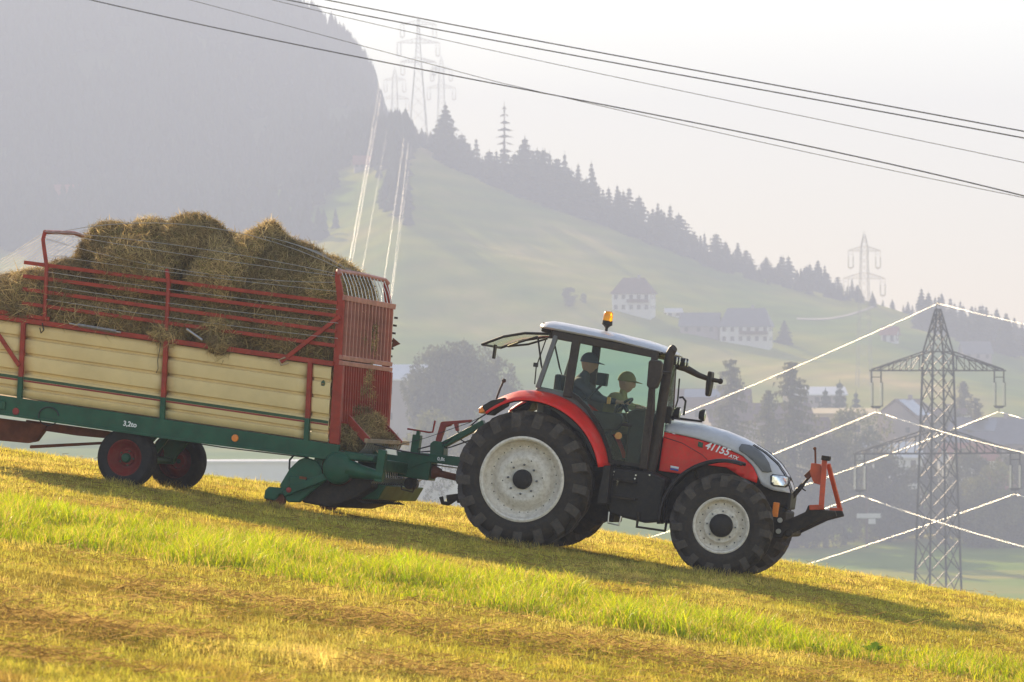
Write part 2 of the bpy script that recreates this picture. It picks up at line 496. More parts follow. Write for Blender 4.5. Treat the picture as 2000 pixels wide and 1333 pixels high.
# ================================================================ grass of the field
def blades(name, x, y, h, w, lean, cols, mat, bend=.5, seg2=True, zoff=0.):
    """curved tapering blades, one strip of three quads/tri each"""
    n = len(x)
    z = field_z(x, y) + zoff
    a = RNG.uniform(0, 2 * np.pi, n); ca, sa = np.cos(a), np.sin(a)
    b = RNG.uniform(0, 2 * np.pi, n); l = lean * RNG.uniform(.2, 1., n) * h
    lx, ly = np.cos(b) * l, np.sin(b) * l
    base = np.stack([x, y, z - .01], -1)
    side = np.stack([ca * w / 2, sa * w / 2, np.zeros(n)], -1)
    mid = base + np.stack([lx * .35, ly * .35, h * .6], -1)
    tip = base + np.stack([lx, ly, h * np.sqrt(np.maximum(.12, 1 - .55 * (l / h) ** 2))], -1)
    V = np.stack([base - side, base + side, mid + side * .75, mid - side * .75, tip], 1).reshape(-1, 3)
    i = np.arange(n) * 5
    f = np.concatenate([np.stack([i, i+1, i+2], -1), np.stack([i, i+2, i+3], -1), np.stack([i+3, i+2, i+4], -1)])
    me = np_mesh(name, V, f, 3)
    color_attr(me, np.repeat(cols, 5, axis=0))
    return link_mesh(name, me, mat)

def scatter(n, y0, y1, pw=1.0):
    """points over the part of the field in view, with some margin"""
    u = RNG.uniform(0, 1, n)
    y = 1 / (1 / y0 + (1 / y1 - 1 / y0) * u) if pw else y0 + (y1 - y0) * u
    x = RNG.uniform(-1, 1, n) * (y * .118 + 2.4)
    return x, y

def strip_mask(x, y):
    rear = 46.8 - np.clip((x + 4.6) * .66, -2, 6.6) + 1.2 * (fbm(x * .8, y * .2, 31) - .47)
    front = 38.5 + 2.4 * (fbm(x * .7, y * .3, 33) - .47)
    return sstep(front - .35, front + .5, y) * (1 - sstep(rear - .5, rear + .3, y))

def mixc(a, b, t):
    return np.array(a) * (1 - t[:, None]) + np.array(b) * t[:, None]

# mown stubble
x, y = scatter(560000, 22, 76)
x2, y2 = scatter(200000, 46, 74); x = np.concatenate([x, x2]); y = np.concatenate([y, y2])
sm = strip_mask(x, y)
pn = fbm(x * .9, y * .35, 41); pn2 = fbm(x * 3.1, y * 1.4, 45)
keep = (RNG.uniform(0, 1, len(x)) > sm * .8) & (pn2 + RNG.uniform(-.25, .25, len(x)) > .20)
x, y, pn, pn2 = x[keep], y[keep], pn[keep], pn2[keep]; n = len(x)
h = RNG.gamma(6, .0062, n) * (.75 + .6 * pn2)
t = np.clip((pn - .3) * 2.0 + RNG.normal(0, .22, n), 0, 1)
g = np.clip((pn2 - .4) * 2.5 + RNG.normal(0, .25, n), 0, 1)
c = mixc((.52,.40,.060), (.80,.57,.17), t); c = c * (1 - .45 * (1 - g)[:, None]) + np.array((.20,.31,.015)) * (.45 * (1 - g))[:, None]
tuft = fbm(x * 7., y * 3., 47); br_ = sstep(.56, .72, fbm(x * 1.1, y * .8, 49))
c = mixc((0,0,0), (1,1,1), np.clip(.45 + 1.15 * tuft, .4, 1.25)) * c
c = c * (1 - .55 * br_)[:, None] + np.array((.34,.19,.055)) * (.55 * br_)[:, None]
h = h * (.6 + .9 * tuft)
c = c * (RNG.uniform(.65, 1.2, n) * (1 + .18 * sstep(46, 54, y)))[:, None]  # blades lightened toward the crest, backlit glow put into the colour
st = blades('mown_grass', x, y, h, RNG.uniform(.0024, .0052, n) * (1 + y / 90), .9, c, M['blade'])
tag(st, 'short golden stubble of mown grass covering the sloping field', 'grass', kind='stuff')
# uncut green strip
x, y = scatter(270000, 36.5, 49)
sm = strip_mask(x, y); cl = fbm(x * 2.2, y * .9, 51)
keep = RNG.uniform(0, 1, len(x)) < sm * (.35 + 1.1 * cl)
x, y, cl, sm = x[keep], y[keep], cl[keep], sm[keep]; n = len(x)
h = (.045 + .19 * np.clip(cl * 2.2 - .55, 0, 1)) * RNG.uniform(.5, 1.25, n) * (.55 + .45 * sm)
tall = RNG.uniform(0, 1, n) < .010; h[tall] *= RNG.uniform(1.2, 1.75, tall.sum())
c = mixc((.26,.42,.010), (.66,.62,.03), np.clip(RNG.normal(.45, .3, n), 0, 1)) * (RNG.uniform(.55, 1.1, n) * (.55 + .9 * cl))[:, None]
dry = RNG.uniform(0, 1, n) < .24; c[dry] = np.array((.60,.43,.11)) * RNG.uniform(.7, 1.1, dry.sum())[:, None]
gs = blades('uncut_grass', x, y, h, RNG.uniform(.0045, .0105, n), .95, c, M['blade'])
tag(gs, 'bright green strip of taller uncut grass crossing the field', 'grass', kind='stuff')
# cut stalks lying in the swaths
x, y = scatter(420000, 22, 74)
band = np.exp(-((y - 33.8 - .5 * np.sin(x * .7) - 1.2 * (fbm(x * .6, y * .1, 61) - .47)) / .9) ** 2) + .9 * np.exp(-((y - 28.6 - .4 * np.sin(x * .9 + 1)) / .8) ** 2) + .7 * np.exp(-((y - 25.0 - .4 * np.sin(x * .6 + 2)) / .6) ** 2) + .35 * np.exp(-((y - 51 + .5 * x) / 1.2) ** 2)
cl = fbm(x * 1.5, y * .7, 63)
keep = RNG.uniform(0, 1, len(x)) < np.clip((.10 + .62 * band) * sstep(.36, .62, cl) * 1.2, 0, 1) * (1 - strip_mask(x, y))
x, y = x[keep], y[keep]; n = len(x)
a = RNG.uniform(0, np.pi, n); L_ = RNG.uniform(.03, .15, n); tilt = RNG.normal(0, .28, n)
z = field_z(x, y) + np.abs(RNG.normal(.015, .03, n))
d = np.stack([np.cos(a) * L_ / 2, np.sin(a) * L_ / 2, np.sin(tilt) * L_ / 2], -1)
p = np.stack([x, y, z], -1); w = np.stack([np.zeros(n), np.zeros(n), RNG.uniform(.0012, .0028, n)], -1)
V = np.stack([p - d - w, p + d - w, p + d + w, p - d + w], 1).reshape(-1, 3)
me = np_mesh('cut_stalks', V, np.arange(4 * n).reshape(-1, 4), 4)
c = mixc((.13,.075,.022), (.50,.33,.11), RNG.uniform(0, 1, n) ** 1.5)
color_attr(me, np.repeat(c, 4, axis=0))
tag(link_mesh('cut_stalks', me, M['straw']), 'brown dried stalks lying in rows on the mown field', 'hay', kind='stuff')
# broad leaved weeds in the strip and fringe
def weed(px_, y_, s):
    x0 = (px_ - 1000) / F * y_
    V, C = [], []
    for k in range(7):
        a = random.uniform(0, 6.28); e = random.uniform(.2, 1.1); l = s * random.uniform(.6, 1); w = l * .22
        dx, dy, dz = math.cos(a) * math.cos(e), math.sin(a) * math.cos(e), math.sin(e)
        b = np.array((x0, y_, float(field_z(x0, y_)) + .02)); dv = np.array((dx, dy, dz)); sv = np.array((-math.sin(a), math.cos(a), 0)) * w
        m1 = b + dv * l * .55; m1[2] += .02; tp = b + dv * l; tp[2] -= .02
        V += [b, m1 + sv, tp, m1 - sv]
    me = np_mesh('weed', np.array(V), np.arange(len(V)).reshape(-1, 4), 4)
    color_attr(me, np.tile(np.array([[.20,.32,.03]]), (len(V), 1)))
    return link_mesh('broadleaf_weed', me, M['leaf'])
for i, (a, b, s, t) in enumerate(((1708, 39.6, .17, 'clump of dark broad leaves in the green strip near the right edge'), (1420, 40.2, .12, 'small dark leafed weed low in the green strip below the front wheel'), (1590, 38.9, .11, 'little leafy weed at the lower edge of the green strip right of centre'))):
    tag(weed(a, b, s), t, 'weed', 'weeds in the grass strip')
# ================================================================ the tractor
def veh_matrix(a_deg, o):
    a = math.radians(a_deg)
    n = Vector((S, 0, 1)).normalized()
    f = Vector((math.cos(a), -math.sin(a), -S * math.cos(a))).normalized()
    l = n.cross(f)
    m = Matrix(((f.x, l.x, n.x, o[0]), (f.y, l.y, n.y, o[1]), (f.z, l.z, n.z, o[2]), (0, 0, 0, 1)))
    return m

TR = empty('tractor', veh_matrix(11.5, (0.2148, 55.0, -1.9153)))
tag(TR, 'red and silver four wheel drive tractor with raised rear window pulling the hay wagon', 'tractor')

def tyre_mesh(R, rimr, W, lug, nlug, ag=True):
    """carcass and chevron lugs; axis y, centred"""
    h = W / 2; b = MB(); Rc = R - lug
    prof = [(rimr, -h*.80), (rimr+.015, -h*.90), (rimr+.28*(Rc-rimr), -h*1.0), (rimr+.34*(Rc-rimr), -h*1.015), (rimr+.40*(Rc-rimr), -h*1.0), (rimr+.58*(Rc-rimr), -h*.97), (rimr+.76*(Rc-rimr), -h*.90), (Rc-.035, -h*.78), (Rc-.006, -h*.58), (Rc+.008, 0)]
    prof = prof + [(r, -d) for r, d in reversed(prof[:-1])]
    b.lathe(prof, 72 if ag else 48)
    car = b.mesh('tyre'); b = MB()
    if ag:
        for k in range(nlug):
            for sgn in (-1, 1):
                a0 = 2*math.pi*(k + (.5 if sgn > 0 else 0))/nlug
                da = 2*math.pi/nlug
                cols = []
                # from tread centre to shoulder, sweeping backwards, wrapping down the side
                for t, dd_, rr in ((-.08, -.02, 0), (.35, .30, 0), (.68, .56, 0), (.98, .66, -.012), (1.06, .69, -.10*R/.8)):
                    ang = a0 + da * dd_ * 1.35; v = sgn * h * t * .93
                    wd = da * (.15 + .03 * t)
                    top = R + rr - (.012 if t > .9 else 0); bot = Rc - .03 + min(rr, 0)
                    cols.append((ang, v, wd, top, bot))
                base = len(b.v)
                for ang, v, wd, top, bot in cols:
                    for aa, r in ((ang-wd*1.25, bot), (ang-wd, top), (ang+wd, top), (ang+wd*1.25, bot)):
                        b.v.append((r*math.cos(aa), v, r*math.sin(aa)))
                m = len(cols)
                for i in range(m-1):
                    for j in range(3):
                        p = base+i*4+j
                        b.f.append((p, p+1, p+5, p+4))
                b.f.append((base, base+1, base+2, base+3)); q = base+(m-1)*4
                b.f.append((q+3, q+2, q+1, q))
    return car, b.mesh('tread_lugs')

def ring_of(b, n, r, d0, d1, rad, sides=6, ph=0.):
    for k in range(n):
        a = 2*math.pi*k/n + ph
        b.tube([(r*math.cos(a), d0, r*math.sin(a)), (r*math.cos(a), d1, r*math.sin(a))], rad, sides)
    return b

def make_wheel(name, parent, loc, rotz, kind):
    """outer face looks along -y"""
    if kind == 'rear':
        rim = MB().lathe([(.50,.20),(.485,.20),(.47,-.205),(.500,-.215),(.500,-.228),(.478,-.236),(.458,-.222),(.450,-.15),(.432,-.12),(.405,-.10),(.395,-.085),(.375,-.08),(.345,-.10),(.315,-.145),(.265,-.175),(.235,-.18),(.215,-.172),(.12,-.172),(.10,-.16)], 64)
        hub = MB().lathe([(.001,-.235),(.085,-.235),(.108,-.225),(.114,-.20),(.116,-.165)], 28)
        bolts = MB(); ring_of(bolts, 8, .170, -.165, -.197, .013); ring_of(bolts, 8, .170, -.197, -.208, .007)
        holes = MB(); ring_of(holes, 6, .235, -.17, -.1825, .008, 8, .2); ring_of(holes, 24, .385, -.07, -.0865, .007, 8)
        ty = tyre_mesh(.80, .47, .46, .058, 17)
    else:
        rim = MB().lathe([(.33,.15),(.315,.15),(.30,-.145),(.330,-.155),(.330,-.168),(.315,-.176),(.296,-.165),(.288,-.10),(.262,-.075),(.240,-.078),(.215,-.095),(.205,-.12),(.195,-.13),(.13,-.13)], 56)
        hub = MB().lathe([(.001,-.215),(.10,-.212),(.125,-.20),(.133,-.185),(.137,-.12)], 28)
        bolts = MB(); ring_of(bolts, 8, .165, -.125, -.150, .011)
        holes = MB(); ring_of(holes, 16, .250, -.07, -.083, .008, 8)
        ty = tyre_mesh(.60, .315, .38, .046, 15)
    w = rim.build(name, M['rimw'], parent, smooth=35, loc=loc)
    w.rotation_euler = (0, 0, rotz)
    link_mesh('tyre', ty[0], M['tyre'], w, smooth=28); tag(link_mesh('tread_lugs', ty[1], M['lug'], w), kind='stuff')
    hub.build('hub_cap', M['black'], w, smooth=40)
    tag(bolts.build('wheel_bolts', M['grey'], w), kind='stuff')
    tag(holes.build('rim_holes', M['black'], w), kind='stuff')
    return w

make_wheel('rear_wheel', TR, (0, -.86, .785), 0, 'rear')
make_wheel('rear_wheel', TR, (0, .86, .785), math.pi, 'rear')
make_wheel('front_wheel', TR, (2.36, -.83, .585), math.radians(6), 'front')
make_wheel('front_wheel', TR, (2.36, .83, .585), math.pi + math.radians(6), 'front')

# axle, gearbox, engine underneath
b = MB()
b.tube([(0,-.66,.785),(0,.66,.785)], .16, 16)
b.box((-.42,-.30,.42),(1.0,.30,1.18)); b.box((.95,-.26,.50),(2.2,.26,1.10)); b.box((2.1,-.22,.55),(2.95,.22,1.0))
b.tube([(2.36,-.66,.585),(2.36,.66,.585)], .085, 12); b.box((2.2,-.2,.47),(2.55,.2,.75))
b.box((-.62,-.34,.55),(-.40,.34,1.25))
b.build('drive_train', M['black2'], TR, bevel=.02)

# rear mudguards
def mudguard(sg):
    def pt(th, r, v): return (.0 + r*math.sin(th), sg*v, .80 + r*math.cos(th))
    ths = [math.radians(t) for t in range(-38, 75, 4)]
    sec = [(.985,.50),(1.015,.60),(1.030,.70),(1.020,.80),(.985,.92),(.955,1.00),(.935,1.05),(.918,1.066),(.902,1.068)]
    rows = []
    for t in ths:
        k = 1 - .05 * max(0, (-t - .25) / .42); q = 1 - .045*max(0, (t-.4)/.9)
        rows.append([pt(t, r*k*(q if v < .9 else 1), v) for r, v in sec])
    o = MB().grid(rows).build('rear_mudguard', M['red'], TR, smooth=40); solidify(o, .012, -1)
    rows = [[pt(t, (r-.030)*(1 - .05*max(0, (-t - .25)/.42)), v) for r, v in ((.97,.49),(1.0,.6),(1.0,.72),(.985,.80),(.95,.92),(.918,1.04))] for t in ths]
    l = MB().grid(rows).build('mudguard_liner', M['black'], o, smooth=40)
    # black rear tip with tail lamp
    b = MB().prism([(-.52,1.46),(-.60,1.56),(-.50,1.64),(-.34,1.70),(-.36,1.60),(-.48,1.50)], sg*.62, sg*1.05)
    b.build('mudguard_tip', M['black'], o, bevel=.015)
    b = MB().prism([(-.625,1.47),(-.63,1.53),(-.585,1.575),(-.555,1.50)], sg*.70, sg*1.04)
    b.build('tail_lamp', M['orange'], o, bevel=.01)
    b = MB().prism([(.90,.62),(.92,1.075),(1.0,1.09),(1.02,.64)], sg*.55, sg*1.0); b.build('mud_flap', M['black'], o, bevel=.01)
mudguard(-1); mudguard(1)

# bonnet: one surface cut into a silver hood, red side panels and a nose
TU = [1.45,1.53,1.83,2.14,2.39,2.66,2.82,2.93,2.99,3.03]
TW = [1.700,1.708,1.712,1.675,1.610,1.492,1.385,1.265,1.165,1.075]
def htop(u): return float(np.interp(u, TU, TW))
def hhalf(u): return float(np.interp(u, [1.45,2.0,2.6,2.85,2.95,3.03], [.405,.400,.375,.345,.315,.27]))
def hside(u, w):
    """half width of the bonnet at (u, w): flat sides, round shoulders"""
    d = max(htop(u) - w, 0); rr = .15
    q = 1.0 if d >= rr else (max(0., 1 - (1 - d/rr)**2.4))**(1/2.4)
    return hhalf(u) * (.02 + .98*q)
us = list(np.linspace(1.47, 2.9, 40)) + list(np.linspace(2.91, 3.03, 14))
def red_line(u): return float(np.interp(u, [1.45,1.85,2.17,2.42,2.56,2.64,2.66], [1.567,1.536,1.487,1.412,1.31,1.19,1.12]))
rows = []
for u in us:
    lo = min(red_line(u), htop(u) - .01) if u < 2.655 else float(np.interp(u, [2.655,2.70,2.82,3.03],[1.14,1.10,1.062,1.058]))
    T_ = htop(u); ws = [T_ - (T_-lo)*((k/15)**1.9) for k in range(16)]
    half = [(u, -hside(u, w), w) for w in reversed(ws)]
    rows.append(half + [(u, -v, w) for u, v, w in reversed(half[:-1])])
hood = MB().grid(rows).build('hood', M['silver'], TR, smooth=40); solidify(hood, .008, -1)

def patch(name, poly, sg, off, mat, parent, surf=None, step=.05, thick=.004, holes=None):
    """polygon in (u,w) laid on the bonnet side"""
    surf = surf or hside
    bm = bmesh.new(); vs = [bm.verts.new((u, 0, w)) for u, w in poly]; bm.faces.new(vs)
    u0, u1 = min(p[0] for p in poly), max(p[0] for p in poly); w0, w1 = min(p[1] for p in poly), max(p[1] for p in poly)
    for k in range(int((u1-u0)/step)+1):
        bmesh.ops.bisect_plane(bm, geom=bm.verts[:]+bm.edges[:]+bm.faces[:], plane_co=(u0+k*step+.013,0,0), plane_no=(1,0,0))
    for k in range(int((w1-w0)/step)+1):
        bmesh.ops.bisect_plane(bm, geom=bm.verts[:]+bm.edges[:]+bm.faces[:], plane_co=(0,0,w0+k*step+.011), plane_no=(0,0,1))
    for v in bm.verts: v.co.y = sg*(surf(v.co.x, v.co.z) + off)
    bmesh.ops.recalc_face_normals(bm, faces=bm.faces)
    if sum(f.normal.y * sg for f in bm.faces) < 0: bmesh.ops.reverse_faces(bm, faces=bm.faces)
    me = bpy.data.meshes.new(name); bm.to_mesh(me); bm.free()
    o = link_mesh(name, me, mat, parent, smooth=40); solidify(o, thick, 1)
    return o

for sg in (-1, 1):
    red = [(1.47,1.10),(1.80,1.10),(1.90,1.20),(2.0,1.245),(2.25,1.25),(2.45,1.16),(2.63,1.12)] + [(u, red_line(u)-.008) for u in (2.63,2.60,2.56,2.5,2.42,2.3,2.17,2.0,1.85,1.6,1.47)]
    p = patch('side_panel', red, sg, .001, M['red'], TR)
    # panel joint
    patch('panel_joint', [(1.48,1.500),(1.70,1.462),(1.95,1.36),(2.02,1.31),(2.02,1.302),(1.95,1.352),(1.70,1.454),(1.48,1.492)], sg, .0062, M['black'], p, thick=.0015)
    patch('side_vent', [(2.385,1.545),(2.47,1.545),(2.56,1.515),(2.66,1.45),(2.735,1.37),(2.785,1.275),(2.74,1.258),(2.675,1.258),(2.62,1.31),(2.55,1.37),(2.46,1.425),(2.375,1.462),(2.368,1.50)], sg, .010, M['grey'], hood, step=.022)
    hl = patch('headlamp', [(2.775,1.225),(2.80,1.25),(2.93,1.248),(2.965,1.235),(2.985,1.14),(2.965,1.115),(2.83,1.112),(2.79,1.13)], sg, .010, M['black'], hood, step=.022)
    patch('headlamp_lens', [(2.79,1.225),(2.81,1.242),(2.92,1.240),(2.95,1.225),(2.968,1.15),(2.95,1.125),(2.84,1.122),(2.805,1.14)], sg, .0155, M['lens'], hl, thick=.006, step=.022)
# dark bands that run down over the nose, and the front grille
for v0, v1 in ((-.225,-.19),(-.15,-.125),(.125,.15),(.19,.225)):
    A, B = [], []
    for u in np.linspace(2.50, 3.022, 26):
        def wtop(v):
            w = htop(u)
            for k in range(60):
                if hside(u, w) >= abs(v): break
                w -= .004
            return w + .006
        A.append((u, v0, wtop(v0))); B.append((u, v1, wtop(v1)))
    solidify(MB().strip(A, B).build('grille_band', M['black'], hood, smooth=60), .006)
b = MB(); b.box((2.98,-.24,.86),(3.035,.24,1.06)); b.build('front_grille', M['black'], TR, bevel=.02)
b = MB(); b.prism([(2.66,1.115),(2.82,1.058),(3.02,1.055),(3.00,.90),(2.75,.85),(2.55,.95),(2.5,1.10)], -.24, .24)
b.build('nose_underside', M['black2'], TR, bevel=.02)
b = MB(); b.prism([(1.40,1.05),(1.40,1.50),(2.5,1.30),(2.6,1.05),(2.3,.95),(1.6,.85)], -.33, .33); b.build('engine_bay', M['black2'], TR)

def text_mesh(body, size, shear=0., ext=.0015, space=1.0):
    cu = bpy.data.curves.new('txt', 'FONT'); cu.body = body; cu.size = size; cu.shear = shear; cu.extrude = ext; cu.space_character = space
    cu.resolution_u = 3; cu.offset = size * .022
    ob = bpy.data.objects.new('txt', cu); COL.objects.link(ob)
    bpy.context.view_layer.update()
    me = bpy.data.meshes.new_from_object(ob.evaluated_get(bpy.context.evaluated_depsgraph_get()))
    bpy.data.objects.remove(ob)
    return me
def lettering(body, size, u, v, w, tilt, mat, parent, shear=0., space=1., name='lettering', tint=None):
    me = text_mesh(body, size, shear, space=space)
    o = link_mesh(name, me, mat, parent)
    m = Matrix(((1,0,0,u),(0,0,-1,v),(0,1,0,w),(0,0,0,1)))
    o.matrix_local = m @ Matrix.Rotation(tilt, 4, 'Z')
    return o
hv = -hside(2.1, 1.4) - .012
lettering('41155', .118, 1.965, hv, 1.438, math.radians(-10), M['white'], TR, .25, 1.0)
lettering('ATX', .055, 2.262, hv, 1.375, math.radians(-11), M['white'], TR, .25)
patch('badge', [(1.885,1.445),(1.945,1.435),(1.945,1.495),(1.885,1.505)], -1, .006, M['green'], TR, thick=.002)
patch('sticker', [(1.60,1.155),(1.70,1.15),(1.70,1.175),(1.60,1.18)], -1, .006, M['white'], TR, thick=.002)
patch('sticker', [(1.60,1.13),(1.70,1.125),(1.70,1.147),(1.60,1.152)], -1, .006, M['blue'], TR, thick=.002)

# front mudguards
def front_guard(sg):
    def pt(th, r, v): return (2.37 + r*math.sin(th), sg*v, .60 + r*math.cos(th))
    ths = [math.radians(t) for t in range(-98, 16, 5)]
    rows = [[pt(t, r, v) for r, v in ((.715,.70),(.745,.72),(.752,.84),(.745,.97),(.715,.995))] for t in ths]
    o = MB().grid(rows).build('front_mudguard', M['black'], TR, smooth=50); solidify(o, .012)
    MB().tube([(2.0,sg*.45,.95),(1.95,sg*.84,1.18)], .022).build('mudguard_stay', M['black2'], o)
front_guard(-1); front_guard(1)

# tanks, steps, battery box below the cab
b = MB(); b.prism([(.95,.66),(.98,1.06),(1.42,1.08),(1.62,1.02),(1.62,.52),(1.45,.48),(1.02,.52)], -.76, -.32); b.build('fuel_tank', M['black'], TR, bevel=.03)
b = MB(); b.prism([(.95,.66),(.98,1.06),(1.42,1.08),(1.62,1.02),(1.62,.52),(1.45,.48),(1.02,.52)], .32, .76); b.build('battery_box', M['black'], TR, bevel=.03)
b = MB(); b.prism([(1.02,.92),(1.30,.92),(1.30,.95),(1.02,.95)], -.86, -.70); b.prism([(1.04,.72),(1.32,.72),(1.32,.75),(1.04,.75)], -.88, -.72); b.build('foot_step', M['black2'], TR, bevel=.005)
b = MB(); b.tube([(1.37,-.80,.60),(1.375,-.82,.425),(1.71,-.82,.425),(1.71,-.80,.60)], .018, 8); b.build('lower_step', M['black2'], TR)
b = MB(); b.tube([(1.02,-.79,.55),(1.03,-.80,.42),(1.16,-.80,.41),(1.17,-.79,.52)], .010, 8); b.build('chain_loop', M['steel'], TR)
b = MB(); b.box((1.055,-.765,.86),(1.075,-.757,.95)); b.build('sight_glass', M['glassy'], TR)
for u, w in ((1.01,1.02),(1.00,.985),(1.27,1.015),(1.265,.975),(1.43,1.04),(1.0,.98)):
    MB().tube([(u,-.765,w),(u,-.775,w)], .010, 8).build('bolt', M['steel'], TR)

# ---- cab
CW = .72
def zlerp(w, lo=.735, hi=.675): return lo + (hi-lo)*max(0, min(1, (w-1.85)/.6))
for sg in (-1, 1):
    def q(u, w, e=0.): return (u, sg*(zlerp(w)+e), w)
    b = MB()
    b.beam(q(-.03,1.86), q(.09,2.50), .06, .055, (1,0,0)); b.build('rear_pillar', M['grey'], TR, bevel=.008)
    b = MB(); b.beam(q(.33,1.80), q(.335,2.48), .06, .10, (1,0,0)); b.build('middle_pillar', M['dark'], TR, bevel=.01)
    b = MB(); b.beam(q(1.34,1.10), q(1.325,1.80), .07, .095, (1,0,0)); b.beam(q(1.325,1.78), q(1.275,2.47), .07, .075, (1,0,0)); b.build('front_pillar', M['dark'], TR, bevel=.01)
    b = MB(); b.beam(q(.05,2.505), q(1.32,2.435), .06, .085); b.build('roof_rail', M['dark'], TR, bevel=.01)
    # door with curved rear edge that follows the mudguard
    edge = [(.37,1.85),(.47,1.80),(.60,1.70),(.72,1.56),(.82,1.42),(.90,1.27),(.95,1.12)]
    b = MB()
    for i in range(len(edge)-1): b.beam(q(*edge[i], .005), q(*edge[i+1], .005), .05, .045)
    b.beam(q(.945,1.13,.005), q(1.30,1.135,.005), .05, .04)
    door = b.build('door', M['black'], TR)
    poly = [(.385,2.455),(1.24,2.41),(1.285,1.80),(1.295,1.16),(.975,1.15),(.92,1.29),(.84,1.44),(.74,1.58),(.62,1.72),(.49,1.82),(.385,1.87)]
    m = MB(); n = len(poly)
    m.add([q(u, w, -.004) for u, w in poly] + [q(u, w, .002) for u, w in poly], [tuple(range(n)), tuple(reversed(range(n,2*n)))] + [(i, i+n, (i+1)%n+n, (i+1)%n) for i in range(n)])
    m.build('door_pane', M['glass'], door)
    poly = [(.005,1.87),(.10,2.47),(.29,2.46),(.285,1.84)]
    m = MB(); n = 4
    m.add([q(u, w, -.004) for u, w in poly] + [q(u, w, .002) for u, w in poly], [tuple(range(n)), tuple(reversed(range(n,2*n)))] + [(i, i+n, (i+1)%n+n, (i+1)%n) for i in range(n)])
    m.build('side_pane', M['glass'], TR)
    b = MB(); b.box((1.02, sg*.745-.02, 1.56),(1.14, sg*.745+.02, 1.60)); b.build('door_handle', M['black'], door, bevel=.008)
    # lower cab wall behind the door, above the wheel
    b = MB(); b.prism([(-.06,1.84),(-.02,1.88),(.40,1.86),(.55,1.77),(.70,1.60),(.86,1.38),(.97,1.10),(.80,1.05),(.55,1.40),(.2,1.62),(-.05,1.70)], sg*.60, sg*.70); b.build('cab_wall', M['grey'], TR, bevel=.01)
MB().prism([(.30,1.07),(.32,1.62),(.60,1.70),(1.28,1.74),(1.30,1.07)], .60, .655).build('inner_panel', M['dark'], TR, bevel=.02)
MB().box((-.02,-.66,1.12),(.06,.66,1.86)).build('rear_wall', M['grey'], TR, bevel=.01)
MB().box((.0,-.70,1.00),(1.40,.70,1.07)).build('cab_floor', M['black'], TR, bevel=.01)
# windscreen, bowed forward
A, B = [], []
for k in range(9):
    v = -.68 + 1.36*k/8; c = 1-(v/.68)**2
    A.append((1.355+.10*c, v, 1.42)); B.append((1.30+.09*c, v*.97, 2.45))
solidify(MB().strip(A, B).build('windscreen', M['glass'], TR, smooth=60), .006)
MB().tube([(1.49,-.1,1.74),(1.50,.05,1.95),(1.46,.2,2.2)], .010).build('wiper', M['black'], TR)
b = MB(); b.tube([(1.52,.02,1.98),(1.56,.02,1.99),(1.60,.02,1.95),(1.60,.02,1.78)], .013); b.build('hood_handrail', M['black'], TR)
# roof
def rsec(u, t):
    top = float(np.interp(u, [-.14,-.05,.05,.33,.70,1.07,1.25,1.36,1.42], [2.640,2.668,2.668,2.652,2.632,2.596,2.562,2.522,2.475]))
    edge = float(np.interp(u, [-.14,.0,.5,.8,1.16,1.42], [2.575,2.570,2.545,2.530,2.492,2.462]))
    hw = float(np.interp(u, [-.14,-.05,.1,1.1,1.3,1.42], [.56,.66,.70,.71,.64,.50]))
    pts = []
    for v, s in ((0,1),(.30,1),(.55,.95),(.72,.82),(.86,.62),(.95,.38),(1.0,.12),(.985,-.12)):
        pts.append((u, -hw*v, edge + (top-edge)*s))
    return list(reversed(pts)) + [(a, -b_, c) for a, b_, c in pts[1:]]
rows = [rsec(u, 0) for u in np.linspace(-.14, 1.42, 30)]
roof = MB().grid(rows).build('roof', M['silver'], TR, smooth=45); solidify(roof, .02, -1)
MB().prism([(-.02,2.46),(.02,2.575),(1.36,2.475),(1.34,2.44)], -.60, .60).build('headliner', M['dark'], roof, bevel=.01)
MB().box((-.13,-.52,2.52),(-.01,-.30,2.63)).build('rear_work_lamp', M['black'], roof, bevel=.015)
MB().box((-.13,.30,2.52),(-.01,.52,2.63)).build('rear_work_lamp', M['black'], roof, bevel=.015)
# front roof lamps
for v in (-.42, -.22, .22, .42):
    l = MB().lathe([(.001,1.50),(.045,1.50),(.052,1.49),(.052,1.45),(.03,1.40),(.001,1.39)], 16, 'x', (0, v, 2.40)).build('roof_lamp', M['black'], TR, smooth=50)
    MB().lathe([(.001,1.507),(.043,1.505),(.043,1.498)], 16, 'x', (0, v, 2.40)).build('lamp_lens', M['lens'], l)
# beacon
bc = MB().lathe([(.016,2.60),(.018,2.67),(.036,2.69),(.064,2.71),(.060,2.755),(.050,2.757)], 20, 'z', (.60,-.30,0)).build('beacon', M['black'], TR, smooth=50)
MB().lathe([(.056,2.755),(.058,2.80),(.053,2.85),(.036,2.868),(.001,2.870)], 20, 'z', (.60,-.30,0)).build('beacon_dome', M['amber'], bc, smooth=50)
# exhaust stack
b = MB(); b.tube([(1.38,-.58,1.02),(1.41,-.57,1.30),(1.425,-.565,1.70),(1.43,-.56,2.30),(1.435,-.56,2.46),(1.46,-.56,2.53),(1.475,-.57,2.545)], [.075,.068,.060,.058,.056,.052,.045], 14)
b.build('exhaust_stack', M['dark'], TR, smooth=50)
b = MB(); b.tube([(1.34,-.52,.95),(1.36,-.54,1.32)], .085, 14); b.build('exhaust_shroud', M['black2'], TR, smooth=50)
